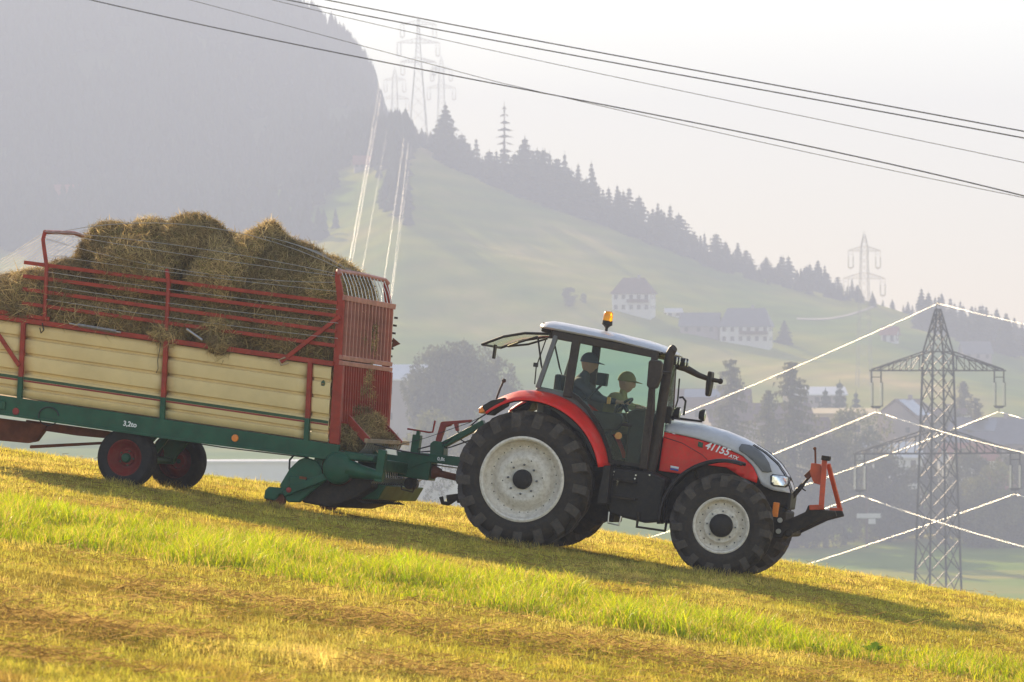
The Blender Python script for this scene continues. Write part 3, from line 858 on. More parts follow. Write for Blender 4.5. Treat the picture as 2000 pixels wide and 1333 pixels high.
# mirrors
b = MB(); b.prism([(1.27,2.34),(1.29,2.37),(1.40,2.375),(1.43,2.34),(1.44,2.20),(1.41,2.05),(1.33,2.03),(1.285,2.06)], -1.0, -.88)
mi = b.build('wing_mirror', M['dark'], TR, bevel=.02)
MB().tube([(1.40,-.92,2.24),(1.50,-.80,2.25),(1.36,-.68,2.24)], .018).build('mirror_arm', M['black'], mi)
MB().tube([(1.32,-.74,2.06),(1.36,-.76,1.80),(1.36,-.76,1.50)], .025).build('grab_rail', M['dark'], TR)
b = MB(); b.prism([(1.655,2.345),(1.705,2.345),(1.715,2.20),(1.705,2.06),(1.68,2.04),(1.66,2.06),(1.65,2.2)], 1.00, 1.22)
mi = b.build('wing_mirror', M['black'], TR, bevel=.02)
b = MB(); b.tube([(1.32,.70,2.36),(1.42,.80,2.34),(1.56,.95,2.28),(1.68,1.08,2.25),(1.80,1.15,2.245)], [.05,.045,.035,.03,.025], 10); b.ball((1.80,1.15,2.245), .035); b.build('mirror_arm', M['black'], mi, smooth=60)
# lamps standing on the hood behind the bonnet
for u, v, w in ((1.60,-.44,1.80),(1.875,-.30,1.815)):
    l = MB().lathe([(.001,u-.045),(.05,u-.040),(.068,u-.01),(.072,u+.025),(.066,u+.030)], 20, 'x', (0, v, w)).build('hood_lamp', M['black'], TR, smooth=50)
    MB().lathe([(.001,u+.036),(.05,u+.034),(.065,u+.028)], 20, 'x', (0, v, w)).build('lamp_lens', M['lens'], l, smooth=50)
b = MB(); b.tube([(1.52,-.38,1.735),(1.87,-.30,1.74),(1.875,-.30,1.78)], .016); b.tube([(1.52,-.40,1.735),(1.60,-.44,1.76)], .016); b.build('lamp_bracket', M['black'], TR)
b = MB(); b.box((1.44,-.46,1.66),(1.53,-.34,1.86)); b.build('air_intake', M['black'], TR, bevel=.015)
# rear window, swung up
wn_ = [(-.02,-.60,2.505),(-.30,-.61,2.475),(-.55,-.60,2.40),(-.80,-.55,2.275)]; wf = [(u, -v, w) for u, v, w in wn_]
b = MB(); b.tube(wn_ + list(reversed(wf)) + [wn_[0]], .016, 8)
rw = b.build('rear_window', M['black'], TR)
solidify(MB().strip([(u, v*.98, w) for u, v, w in wn_], [(u, v*.98, w) for u, v, w in wf]).build('window_pane', M['glassy'], rw, smooth=60), .006)
MB().tube([(-.20,-.30,2.46),(-.42,-.30,2.36),(-.60,0,2.30),(-.42,.30,2.36),(-.20,.30,2.46)], .013).build('grab_bar', M['black'], rw)
MB().box((-.765,-.05,2.13),(-.74,.05,2.30)).build('latch', M['black'], rw, bevel=.006)
for s in (-1, 1):
    MB().tube([(-.16,s*.5,2.45),(-.06,s*.58,2.14),(-.02,s*.60,2.05)], [.011,.011,.006]).build('gas_strut', M['black'], rw)
b = MB(); b.tube([(-.08,-.40,2.44),(-.14,-.45,2.10),(-.12,-.5,1.90)], .008); b.box((-.17,-.49,2.10),(-.12,-.44,2.15)); b.build('wiper_hose', M['hose'], TR)
# hitch, levers
b = MB(); b.tube([(-.40,0,.52),(-.75,0,.46),(-.95,0,.42)], .05, 10); b.tube([(-.95,0,.44),(-1.05,0,.35),(-1.12,0,.35),(-1.15,0,.42)], .026, 8); b.build('tow_hook', M['black2'], TR)
for s in (-1, 1):
    MB().beam((-.35,s*.30,.60),(-1.0,s*.38,.42),.05,.08).build('lower_link', M['black2'], TR, bevel=.01)
MB().tube([(-.56,-.45,1.66),(-.535,-.45,1.78),(-.505,-.45,1.88)], .012).build('top_link_lever', M['black'], TR)
MB().ball((-.50,-.45,1.89), .026).build('lever_knob', M['dark'], TR)
# front linkage
for s in (-1, 1):
    b = MB(); b.prism([(2.90,.72),(3.05,.75),(3.24,.87),(3.26,.95),(3.34,.96),(3.37,.91),(3.58,.93),(3.61,.87),(3.42,.79),(3.10,.58),(2.90,.54)], s*.33-.03, s*.33+.03)
    b.build('front_link_arm', M['black2'], TR, bevel=.012)
b = MB(); b.box((2.72,-.36,.52),(3.02,.36,.84)); b.tube([(3.08,-.40,.60),(3.08,.40,.60)], .05, 12); b.build('link_carrier', M['black2'], TR, bevel=.02)
for w in (.73, .60): MB().tube([(2.96,-.36,w),(2.96,-.385,w)], .03, 12).build('link_pin', M['steel'], TR)
b = MB(); b.box((2.86,-.42,.76),(2.93,-.36,.93)); b.build('indicator', M['orange'], TR, bevel=.01)
fr = MB(); fr.beam((3.42,-.38,.93),(3.335,-.04,1.50),.05,.062,(1,0,0)); fr.beam((3.53,.46,.95),(3.375,.05,1.45),.045,.05,(1,0,0)); fr.beam((3.28,-.36,.925),(3.44,-.36,.955),.06,.06); fr.beam((3.42,.42,.905),(3.57,.42,.93),.06,.07)
fr = fr.build('coupling_frame', M['linkred'], TR, bevel=.008); fr['label'] = 'red steel A-shaped coupling frame'
MB().box((3.30,-.10,1.49),(3.40,.02,1.545)).build('frame_cap', M['black2'], fr, bevel=.008)
b = MB(); b.prism([(3.19,1.44),(3.30,1.44),(3.36,1.30),(3.33,1.20),(3.25,1.21),(3.19,1.32)], -.09, .05); b.build('catch_plate', M['linkred'], fr, bevel=.008)
b = MB(); b.prism([(3.12,1.28),(3.20,1.38),(3.22,1.30),(3.17,1.24)], -.06, .03); b.build('catch_hook', M['rust'], fr, bevel=.006)
b = MB(); b.tube([(3.235,-.02,1.42),(3.215,-.02,1.55),(3.205,-.02,1.60)], .012); b.ball((3.20,-.02,1.61), .02); b.build('catch_lever', M['rust'], fr)
b = MB(); b.tube([(2.98,0,.95),(3.12,0,1.18)], .028, 10); b.tube([(3.12,0,1.18),(3.21,0,1.32)], .016, 8); b.tube([(3.09,-.03,1.14),(3.17,-.10,1.11)], .008); b.build('top_link', M['black2'], TR)
MB().tube([(2.9,.1,.9),(2.95,-.12,.98),(3.0,-.15,.92),(2.92,-.2,.80)], .016).build('hydraulic_hose', M['hose'], TR)

# cab furniture
b = MB(); b.prism([(.10,1.40),(.52,1.42),(.55,1.50),(.52,1.54),(.26,1.54),(.20,1.62),(.13,2.06),(.05,2.05),(.06,1.50)], -.24, .24); b.build('driver_seat', M['seat'], TR, bevel=.04)
b = MB(); b.prism([(.10,1.07),(.14,1.40),(.45,1.42),(.48,1.07)], -.18, .18); b.build('seat_base', M['grey'], TR, bevel=.02)
b = MB(); b.prism([(1.02,1.07),(1.00,1.55),(.95,1.72),(1.06,1.78),(1.22,1.80),(1.34,1.72),(1.36,1.07)], -.22, .26); b.build('dashboard', M['black'], TR, bevel=.03)
b = MB()
for k in range(20):
    pass
pts = []
for k in range(21):
    a = 2*math.pi*k/20
    pts.append((.88+.085*math.sin(a)*1.0, .19*math.cos(a), 1.80+.165*math.sin(a)*.55))
b.tube(pts, .014, 8, False); b.tube([(.88,0,1.80),(1.02,0,1.62)], .025); b.beam((.88,-.18,1.80),(.88,.18,1.80),.03,.02); b.build('steering_wheel', M['black'], TR)
MB().box((.60,-.52,1.99),(.72,-.36,2.14)).build('monitor', M['black'], TR, bevel=.01)
MB().tube([(.66,-.44,2.0),(.55,-.5,1.85),(.45,-.55,1.70)], .015).build('monitor_stalk', M['black'], TR)
b = MB(); b.prism([(.30,1.55),(.34,1.68),(.95,1.70),(1.0,1.62),(.92,1.50),(.5,1.40)], -.58, -.36); b.build('control_console', M['black'], TR, bevel=.03)
MB().tube([(.86,-.44,1.68),(.88,-.44,1.80)], .018).build('joystick', M['black'], TR)
MB().box((.76,-.5,1.79),(.80,-.46,1.87)).build('warning_tag', M['amber'], TR, bevel=.004)
MB().lathe([(.001,-.710),(.042,-.708),(.042,-.695)], 18, 'y', (.99,0,1.44)).build('speed_sticker', M['orange'], TR)

# ================================================================ people in the cab
def skin_body(name, chains, mat, parent=None, sub=2):
    """one continuous skinned body; chains of (point, radius) joined by shared points"""
    verts, edges, rad, key = [], [], [], {}
    def vid(p, r):
        k_ = tuple(round(c, 4) for c in p)
        if k_ not in key:
            key[k_] = len(verts); verts.append(p); rad.append(r)
        return key[k_]
    for ch in chains:
        ids = [vid(p, r) for p, r in ch]
        edges += list(zip(ids[:-1], ids[1:]))
    me = bpy.data.meshes.new(name); me.from_pydata(verts, edges, []); 
    o = link_mesh(name, me, None, parent)
    sm = o.modifiers.new('skin', 'SKIN')
    sv = me.skin_vertices[0].data if me.skin_vertices else None
    if sv is None:
        bm = bmesh.new(); bm.from_mesh(me); bm.verts.layers.skin.verify(); bm.to_mesh(me); bm.free(); sv = me.skin_vertices[0].data
    for i, r in enumerate(rad):
        sv[i].radius = r if isinstance(r, tuple) else (r, r)
    sv[0].use_root = True
    ss = o.modifiers.new('sub', 'SUBSURF'); ss.levels = sub; ss.render_levels = sub
    bpy.context.view_layer.update()
    m2 = bpy.data.meshes.new_from_object(o.evaluated_get(bpy.context.evaluated_depsgraph_get()))
    o.modifiers.clear(); o.data = m2; m2.materials.clear(); m2.materials.append(mat); m2.shade_smooth()
    return o

def head_mesh():
    """a head facing +x: skull, brow, nose, mouth, chin, about .23 high, centred"""
    b = MB(); rows = []
    n, m = 24, 18
    for i in range(m+1):
        t = math.pi*i/m; row = []
        for k in range(n):
            p = 2*math.pi*k/n
            x = .098*math.sin(t)*math.cos(p); y = .076*math.sin(t)*math.sin(p); z = .118*math.cos(t)
            if z < -.02: x *= .93; y *= 1 - .22*min(1, (-z-.02)/.1)
            if x > .03 and abs(y) < .03:
                if -.045 < z < .012: x += .024*(1-abs(y)/.03)*(1-abs((z+.03)/.045)) if abs(z+.03) < .045 else 0   # nose
                if abs(z+.062) < .008: x -= .004                                             # mouth
                if abs(z-.03) < .012: x += .006                                             # brow
            if x > .04 and .018 < abs(y) < .045 and abs(z-.008) < .014: x -= .010             # eye sockets
            row.append((x, y, z))
        rows.append(row)
    b.grid(rows, True)
    for s in (-1, 1): b.ball((-.008, s*.078, -.005), .030, 8, 6, (.6,.35,1))
    return b.mesh('head')

def make_person(name, hip, lean, head_at, hand_r, hand_l, cloth, capm, label, sc=1.0, knees=None):
    P = empty(name); P.matrix_world = TR.matrix_world.copy()
    tag(P, label, 'person')
    hx, hy, hz = hip; sx, sy, sz = head_at
    ch = (hx*.35+sx*.65-.02, hy, hz+(sz-hz)*.55); nk = (sx-.03, sy, sz-.14*sc)
    sh = [(ch[0]+.0, hy+s*.19*sc, ch[2]+.07*sc) for s in (-1, 1)]
    chains = [[(hip, .14*sc), ((hx*.65+sx*.35-.02, hy, hz+(sz-hz)*.30), .125*sc), (ch, (.15*sc,.12*sc)), (nk, .055*sc), ((sx-.02, sy, sz-.06), .05*sc)]]
    for s, side, hand in ((0, -1, hand_r), (1, 1, hand_l)):
        el = ((sh[s][0]+hand[0])/2-.03, (sh[s][1]+hand[1])/2+side*.07, min(sh[s][2], hand[2]+.10)-.10)
        chains.append([(ch, (.15*sc,.12*sc)), (sh[s], .062*sc), (el, .048*sc), (((el[0]+hand[0]*3)/4, (el[1]+hand[1]*3)/4, (el[2]+hand[2]*3)/4), .034*sc)])
        kn = (hx+.42, hy+side*.12, hz+.03); ft = (hx+.50, hy+side*.13, hz-.40)
        chains.append([(hip, .14*sc), ((hx+.05, hy+side*.09, hz-.01), .09*sc), (kn, .068*sc), (ft, .048*sc), ((ft[0]+.15, ft[1], ft[2]-.03), .04*sc)])
    skin_body('body', chains, cloth, P)
    # hands closing on the wheel or console
    for s, side, hand in ((0, -1, hand_r), (1, 1, hand_l)):
        el = ((sh[s][0]+hand[0])/2-.03, (sh[s][1]+hand[1])/2+side*.07, min(sh[s][2], hand[2]+.10)-.10)
        d = (Vector(hand)-Vector(el)).normalized(); a = Vector(hand)-d*.07; pal = Vector(hand)
        side_v = d.cross(Vector((0,0,1))).normalized()
        hc = [[(tuple(a), .026*sc), (tuple(pal), .030*sc)]]
        for f, (off, ln) in enumerate(((-.026,.065),(-.009,.075),(.009,.07),(.024,.055))):
            p0 = pal+side_v*off; p1 = p0+d*ln*.55+Vector((0,0,.012)); p2 = p1+d*ln*.2-Vector((0,0,.035))
            hc.append([(tuple(pal), .030*sc), (tuple(p0+d*.02), .011), (tuple(p1), .009), (tuple(p2), .008)])
        t0 = pal-side_v*side*.028-d*.02; hc.append([(tuple(a), .026*sc), (tuple(t0), .012), (tuple(t0+d*.05-Vector((0,0,.02))), .009)])
        skin_body('hand', hc, M['skin'], P, 1)
    h = link_mesh('head', head_mesh(), M['skin'], P, loc=head_at, smooth=60)
    h.scale = (sc, sc, sc)
    # cap with a peak
    rows = []
    for i in range(9):
        t = math.pi*.52*i/8
        rows.append([(.108*math.sin(t)*math.cos(2*math.pi*k/20)-.004, .086*math.sin(t)*math.sin(2*math.pi*k/20), .020+.112*math.cos(t)) for k in range(20)])
    b = MB().grid(rows, True)
    A = [(.09*math.cos(a)+.01, .075*math.sin(a), .032) for a in np.linspace(-1.2, 1.2, 9)]; B = [(.10+.085*math.cos(a*1.05), .066*math.sin(a), .012) for a in np.linspace(-1.2, 1.2, 9)]
    b.strip(A, B)
    c_ = b.build('cap', capm, h, smooth=60); solidify(c_, .006)
    return P
make_person('person', (.26,.0,1.56), 0, (.40,.0,2.23), (.86,-.18,1.83), (.86,.18,1.83), M['shirt'], M['cap'], 'driver in a dark slate cap at the wheel, seen through the cab door')
make_person('person', (.60,.46,1.52), 0, (.80,.44,2.07), (1.02,.30,1.80), (1.05,.52,1.80), M['olive'], M['olive'], 'second person in an olive cap sitting low at the far side of the cab', 1.02)
WO = (-4.4387, 56.7000, -1.2591)
# ================================================================ the loader wagon
WG = empty('hay_wagon', veh_matrix(16.0, WO) @ Matrix.Diagonal((.985, 1, 1, 1)))
tag(WG, 'cream sided self loading hay wagon with green chassis and red rails behind the tractor', 'wagon')
LEAN = .098
def su(u, w): return u - LEAN * (w - .87)

# wheels
def wagon_wheel(loc, rz):
    rim = MB().lathe([(.225,.09),(.21,.09),(.205,-.085),(.228,-.095),(.228,-.105),(.21,-.105),(.195,-.08),(.17,-.04),(.12,.0),(.10,.0),(.085,-.03),(.03,-.03)], 36)
    w = rim.build('wheel', M['rimred'], WG, smooth=35, loc=loc); w.rotation_euler = (0,0,rz)
    prof = [(.215,-.10),(.23,-.115),(.28,-.125),(.325,-.12),(.350,-.10),(.358,-.085),(.360,-.06),(.352,-.055),(.352,-.048),(.362,-.045),(.362,-.010),(.353,-.006)]
    prof += [(r, -d) for r, d in reversed(prof)]
    MB().lathe(prof, 52).build('tyre', M['tyre2'], w, smooth=30)
    b = MB(); b.lathe([(.001,-.085),(.045,-.083),(.055,-.07),(.06,-.03)], 16); ring_of(b, 5, .088, -.02, -.05, .010); b.build('hub', M['green'], w, smooth=40)
wagon_wheel((0,-.86,.338), 0); wagon_wheel((0,.92,.338), math.pi)
b = MB(); b.tube([(0,-.75,.338),(0,.75,.338)], .045, 12)
for s in (-1, 1): b.prism([(-.20,.66),(.28,.66),(.10,.42),(.06,.30),(-.06,.30),(-.08,.44)], s*.62-.03, s*.62+.03)
b.build('axle', M['green'], WG, bevel=.01)
MB().prism([(.10,.45),(.34,.66),(.40,.66),(.20,.36),(.15,.36)], -.55, -.51).build('axle_stay', M['green'], WG, bevel=.006)
# chassis
for s in (-1, 1):
    b = MB(); b.prism([(-2.7,.65),(-2.7,.865),(2.72,.865),(2.72,.79),(3.17,.785),(3.17,.735),(2.6,.69),(.5,.655)], s*1.00-.035, s*1.00+.035); b.build('chassis_rail', M['green'], WG, bevel=.008)
    b = MB(); b.prism([(-2.7,.63),(-2.7,.655),(.5,.662),(2.6,.70),(2.6,.675),(.5,.637)], s*1.02-.06, s*1.02+.03); b.build('rail_flange', M['green'], WG)
b = MB()
for u in (-2.4,-1.5,-.5,.4,1.3,2.2): b.beam((u,-.96,.74),(u,.96,.74),.08,.10)
b.build('cross_members', M['green'], WG)
MB().box((-2.7,-.98,.80),(2.5,.98,.855)).build('bed_floor', M['wood'], WG)
lettering('3,2to', .085, -.05, -1.040, .720, math.radians(0), M['white'], WG)
MB().lathe([(.001,-1.050),(.04,-1.048),(.045,-1.036)], 14, 'y', (1.40,0,.765)).build('reflector', M['orange'], WG)
MB().lathe([(.001,-1.048),(.04,-1.046),(.045,-1.036)], 14, 'y', (-1.46,0,.70)).build('reflector', M['stripered'], WG)
MB().box((-1.72,-1.07,.70),(-1.60,-1.036,.80)).build('lamp_bracket', M['green'], WG, bevel=.01)
hs = MB(); hs.tube([(-1.02+.13*math.cos(a), -1.05, .70+.11*math.sin(a)) for a in np.linspace(0.2, 5.9, 22)], .008, 6); hs.build('coiled_hose', M['hose'], WG)

# pressed side sheets, one for each bay
def side_sheet(u0, u1, s):
    prof = [(.878,0),(.965,0),(.98,-.014),(1.005,-.014),(1.012,0),(1.060,.004),(1.145,.004),(1.16,-.012),(1.175,-.016),(1.20,-.012),(1.212,0),(1.30,.006),(1.372,0),(1.388,-.014),(1.415,-.014),(1.422,0),(1.51,.006),(1.572,0),(1.588,-.014),(1.615,-.014),(1.622,0),(1.70,.005),(1.765,0)]
    rows = []
    nseg = 12
    for k in range(nseg+1):
        u = u0 + (u1-u0)*k/nseg
        dent = .003*math.sin(u*3.1)+.002*math.sin(u*7.7+1)
        rows.append([(su(u, w), s*(.985 + d*(2.6 if d < 0 else 1.3) + dent*math.sin((w-.87)*3.5)), w) for w, d in prof])
    o = MB().grid(rows).build('side_sheet', M['cream'], WG, smooth=25); solidify(o, .004)
    for nm, w0, w1, mt in (('green_stripe',1.093,1.128,'stripeg'),('red_stripe',1.070,1.090,'stripered')):
        A = [(su(u, w0), s*(.985+.0105+.003*math.sin(u*3.1)*math.sin((w0-.87)*3.5)+.002*math.sin(u*7.7+1)*math.sin((w0-.87)*3.5)), w0) for u in np.linspace(u0+.004, u1-.004, 13)]
        B = [(su(u, w1), p[1], w1) for u, p in zip(np.linspace(u0+.004, u1-.004, 13), A)]
        MB().strip(A, B).build(nm, M[mt], o)
for s in (-1, 1):
    for u0, u1 in ((-2.68,-1.475),(-1.415,.40),(.46,2.26),(2.325,2.56)): side_sheet(u0, u1, s)
    for u in (-1.445, .43, 2.293):
        MB().beam((su(u,1.12), s*1.0, 1.12),(su(u,1.79), s*1.0, 1.79),.06,.055,(1,0,0)).build('side_post', M['wred'], WG, bevel=.006)
        MB().beam((su(u,.80), s*1.004, .80),(su(u,1.122), s*1.004, 1.122),.065,.06,(1,0,0)).build('post_foot', M['green'], WG, bevel=.006)
    MB().beam((-2.75,s*1.0,1.80),(2.50,s*1.0,1.805),.06,.06).build('top_rail', M['wred'], WG, bevel=.006)
    MB().beam((-2.75,s*1.0,1.87),(-1.2,s*1.01,1.86),.04,.05).build('fold_rail', M['wred'], WG, bevel=.006)
    # upper slats
    for wl_, wr in ((2.497,2.527),(2.333,2.375),(2.175,2.190),(2.005,2.02)):
        MB().beam((su(-1.48,wl_),s*1.0,wl_),(su(2.60,wr),s*1.0,wr),.025,.045).build('side_slat', M['wred'], WG, bevel=.003)
    # uprights
    MB().tube([(su(.43,1.80),s*1.02,1.80),(su(.43,2.48),s*1.02,2.48),(su(.40,2.58),s*.99,2.58),(su(.37,2.64),s*.94,2.635)], .028, 8).build('upright', M['wred'], WG, smooth=60)
    MB().tube([(-1.262,s*1.02,1.85),(-1.332,s*1.02,2.49),(-1.40,s*1.0,2.68),(-1.44,s*.99,2.80),(-1.44,s*.96,2.89)], .026, 8).build('hoop_leg', M['wred'], WG, smooth=60)
    MB().beam((2.50,s*1.03,2.37),(1.84,s*1.03,1.74),.03,.05).build('diagonal_brace', M['wred'], WG, bevel=.005)
    MB().beam((-1.50,s*1.03,1.25),(-1.86,s*1.03,1.62),.03,.05).build('diagonal_brace', M['wred'], WG, bevel=.005)
    MB().tube([(1.95,s*1.06,1.74),(1.86,s*1.06,1.70),(1.82,s*1.06,1.76),(1.90,s*1.06,1.80)], .010).build('brace_hook', M['wood'], WG)
MB().tube([(-1.44,-.97,2.895),(-1.45,0,2.95),(-1.44,.97,2.895)], .026, 8).build('rear_hoop', M['pink'], WG, smooth=60)
# tension springs
b = MB()
pts = []
for k in range(181):
    t = k/180; a = t*2*math.pi*30
    pts.append((-.80+.50*t, -1.05+.022*math.cos(a), 1.835-.012*t+.022*math.sin(a)))
b.tube(pts, .005, 5); b.tube([(-.92,-1.05,1.84),(-.80,-1.05,1.835)], .012); b.tube([(-.30,-1.05,1.82),(-.24,-1.05,1.82)], .012); b.build('tension_spring', M['steel'], WG)
MB().tube([(.60,-1.06,1.97),(.82,-1.06,1.865)], .018).build('gas_strut', M['steel'], WG)
MB().tube([(-1.28,-1.03,1.80),(-1.24,-1.05,1.72),(-1.27,-1.05,1.68),(-1.30,-1.04,1.74)], .008).build('hook', M['black2'], WG)
MB().tube([(.28,-1.02,1.78),(.27,-1.015,1.55),(.29,-1.015,1.45),(.27,-1.012,1.40)], .004).build('loose_string', M['hose'], WG)

# front corner plates and the barred front wall
for s in (-1, 1):
    b = MB(); b.prism([(2.575,.865),(2.70,.865),(2.615,1.80),(2.50,1.80)], s*.97-.03, s*.97+.045); b.build('corner_plate', M['wred'], WG, bevel=.008)
    b = MB(); b.prism([(2.485,1.79),(2.585,1.79),(2.515,2.55),(2.46,2.72),(2.40,2.87),(2.345,2.90),(2.355,2.80),(2.41,2.60)], s*.965-.02, s*.965+.02); b.build('corner_frame', M['wred'], WG, bevel=.008)
for w, u, h in ((1.895,2.575,.055),(1.83,2.585,.055),(2.60,2.515,.065)):
    MB().beam((u,-1.0,w),(u,1.0,w),.05,h).build('front_beam', M['pink'], WG, bevel=.006)
MB().tube([(2.41,-.97,2.86),(2.37,-.94,2.905),(2.36,0,2.915),(2.37,.94,2.905),(2.41,.97,2.86)], .03, 8).build('top_bow', M['pink'], WG, smooth=60)
bar0 = MB().beam((2.580,0,1.92),(2.520,0,2.575),.024,.04,(1,0,0)).mesh('front_bar')
for k in range(14):
    link_mesh('front_bar', bar0, M['pink'], WG, loc=(0, -.90+1.80*k/13, 0))
bar1 = MB().tube([(2.515,0,2.63),(2.47,0,2.75),(2.385,0,2.90)], .006, 6).mesh('top_bar')
for k in range(13):
    link_mesh('top_bar', bar1, M['wire'], WG, loc=(0, -.85+1.70*k/12, 0))
bar2 = MB().beam((2.66,0,1.12),(2.585,0,1.81),.020,.035,(1,0,0)).mesh('lower_bar')
for k in range(20):
    link_mesh('lower_bar', bar2, M['wred'], WG, loc=(0, -.90+1.80*k/19, 0))
for k in range(6):
    MB().box((2.53+.002*k,.985,1.98+.095*k),(2.575,1.03,2.005+.095*k)).build('latch_lug', M['black2'], WG)
MB().prism([(2.56,2.22),(2.66,2.16),(2.56,2.10)], .985, 1.02).build('latch_plate', M['rust'], WG)

# cables strung over the load
ci = 0
def cable(p, q, sag, r=.0034, mt='wire'):
    p = Vector(p); q = Vector(q); pts = []
    for k in range(13):
        t = k/12; c = p.lerp(q, t); c.z -= sag*4*t*(1-t); pts.append(c)
    MB().tube(pts, r, 5).build('cable', M[mt], WG)
cable((-1.43,-.99,2.82),(2.36,-1.03,2.76), .13)
cable((-1.44,-.97,2.90),(2.37,-1.03,2.84), .02)
cable((-1.44,-.80,2.91),(2.36,-1.0,2.87), -.06)
cable((-1.44,-.5,2.93),(2.36,-.6,2.92), -.30, .004)
cable((-1.30,-1.03,2.62),(2.42,-1.045,2.66), .02)
cable((-1.30,-1.035,2.42),(2.47,-1.045,2.45), .02, .004)
cable((-1.30,-1.035,2.25),(2.50,-1.045,2.29), .02, .004)
cable((-1.30,-1.035,2.09),(2.52,-1.045,2.11), .02, .004)
for v in (-.45,-.38,-.30,-.22,-.1,.05):
    cable((1.25,v-.15,3.20),(2.37,v,2.92), -.06, .0028)
for k in range(15):
    v = -.92+1.84*k/14
    cable((-1.45,v,2.90+.04*(1-(v/.95)**2)),(-2.75,v,1.93), .02, .0028)

# pick-up below the front
pk = MB(); 
pk.prism([(2.02,.28),(2.12,.50),(2.22,.62),(2.30,.66),(2.45,.64),(2.62,.44),(2.45,.28),(2.30,.12),(2.15,.10)], -.98, -.90)
pk.prism([(2.40,.68),(2.40,.45),(2.85,.45),(2.90,.68)], -.95, -.75)
pk = pk.build('pickup_side_plate', M['green'], WG, bevel=.02)
b = MB(); b.beam((2.10,-1.01,.20),(2.70,-1.01,.52),.05,.09); b.build('pickup_arm', M['green'], WG, bevel=.012)
b = MB(); b.box((2.15,-1.03,.28),(2.36,-.96,.42)); b.build('gear_cover', M['green'], WG, bevel=.02)
MB().lathe([(.001,-1.055),(.03,-1.05),(.035,-1.03)], 12, 'y', (2.17,0,.25)).build('red_cap', M['stripered'], WG)
MB().box((2.28,-1.035,.40),(2.37,-1.02,.43)).build('pivot_pin', M['rust'], WG)
d = MB(); d.lathe([(.001,-1.10),(.13,-1.095),(.175,-1.07),(.192,-1.03),(.192,-.95),(.16,-.90)], 32, 'y', (2.74,0,.59)); d.build('chain_drum_cover', M['green'], WG, smooth=45)
b = MB(); b.lathe([(.205,-1.02),(.21,-.99),(.205,-.96)], 32, 'y', (2.74,0,.59)); b.build('drum_rim', M['rust'], WG, smooth=45)
b = MB(); b.tube([(2.86,-.99,.60),(3.02,-.98,.585),(3.20,-.97,.575),(3.31,-.97,.57)], [.12,.085,.065,.065], 16); b.build('drive_tube', M['green'], WG, smooth=45)
b = MB(); b.box((3.21,-1.02,.50),(3.31,-.92,.88)); b.build('front_bracket', M['green'], WG, bevel=.01)
b = MB(); b.prism([(3.25,.84),(3.30,.90),(3.42,.90),(3.44,.84)], -.98, -.95); b.build('bracket_strap', M['steel'], WG)
# belly: strippers and housing
b = MB(); b.prism([(2.30,.12),(2.62,.11),(2.75,.16),(2.98,.28),(3.15,.42),(3.1,.55),(2.5,.60),(2.25,.35)], -.88, .95); b.build('pickup_housing', M['black2'], WG, bevel=.03)
b = MB(); b.prism([(2.80,.24),(3.16,.28),(3.24,.46),(2.9,.46)], -.60, .97); b.build('windguard', M['green'], WG, bevel=.015)
hoop = MB()
hoop.tube([(2.80,0,.40),(2.95,0,.40),(3.12,0,.46),(3.22,0,.55),(3.20,0,.64)], .009, 5)
hm = hoop.mesh('stripper_band')
for k in range(20): link_mesh('stripper_band', hm, M['wire'], WG, loc=(0, -.84+.09*k, 0))
tine = MB().tube([(2.92,0,.30),(2.99,0,.24),(3.06,0,.22)], .006, 5).mesh('tine')
for k in range(22): link_mesh('tine', tine, M['black2'], WG, loc=(.0, -.80+.078*k, 0))
for s, u in ((-1, 1.99), (1, 2.05)):
    w = MB().lathe([(.001,-.02),(.09,-.025),(.095,-.045),(.115,-.05),(.122,-.03),(.122,.03),(.115,.05),(.095,.045),(.09,.025),(.001,.02)], 24, 'y', (u, s*.92, .115)).build('gauge_wheel', M['rust'], WG, smooth=40)
    MB().prism([(u-.14,.10),(u-.14,.20),(u-.10,.25),(u+.22,.27),(u+.22,.20),(u+.05,.18),(u+.0,.10)], s*.92-.065, s*.92+.065).build('wheel_guard', M['green'], w, bevel=.015)
b = MB(); b.tube([(2.16,-.93,.70),(2.10,-.95,.60),(2.11,-.95,.50),(2.14,-.95,.44)], .014, 6); b.build('hydraulic_hose', M['hose'], WG)
b = MB(); b.prism([(2.05,.68),(2.12,.72),(2.25,.72),(2.22,.68)], -.98, -.90); b.build('hose_clip', M['black2'], WG)
b = MB(); b.tube([(-.1,-.85,.64),(1.2,-.85,.63),(2.3,-.85,.66)], .008, 6); b.build('brake_line', M['hose'], WG)

# conveyor mouth above the drawbar
for s, u0 in ((-.62, 2.60), (.62, 2.62)):
    MB().beam((u0,s,1.22),(u0+.34,s,.95),.04,.09).build('chute_cheek', M['wred'], WG, bevel=.006)
MB().beam((2.95,-.74,.955),(2.95,.98,.97),.04,.05).build('chute_bar', M['wood'], WG, bevel=.005)
tn = MB().tube([(2.95,0,.95),(2.92,0,.86),(2.86,0,.79)], .011, 6).mesh('feed_tine')
for k in range(17): link_mesh('feed_tine', tn, M['steel'], WG, loc=(0, -.66+.085*k, 0))
MB().prism([(2.72,.74),(2.80,.90),(3.0,.90),(3.02,.74)], .2, .26).build('feed_plate', M['wood'], WG, bevel=.006)
b = MB(); b.box((2.66,-.9,.70),(3.0,.9,.80)); b.build('feed_trough', M['green'], WG, bevel=.01)
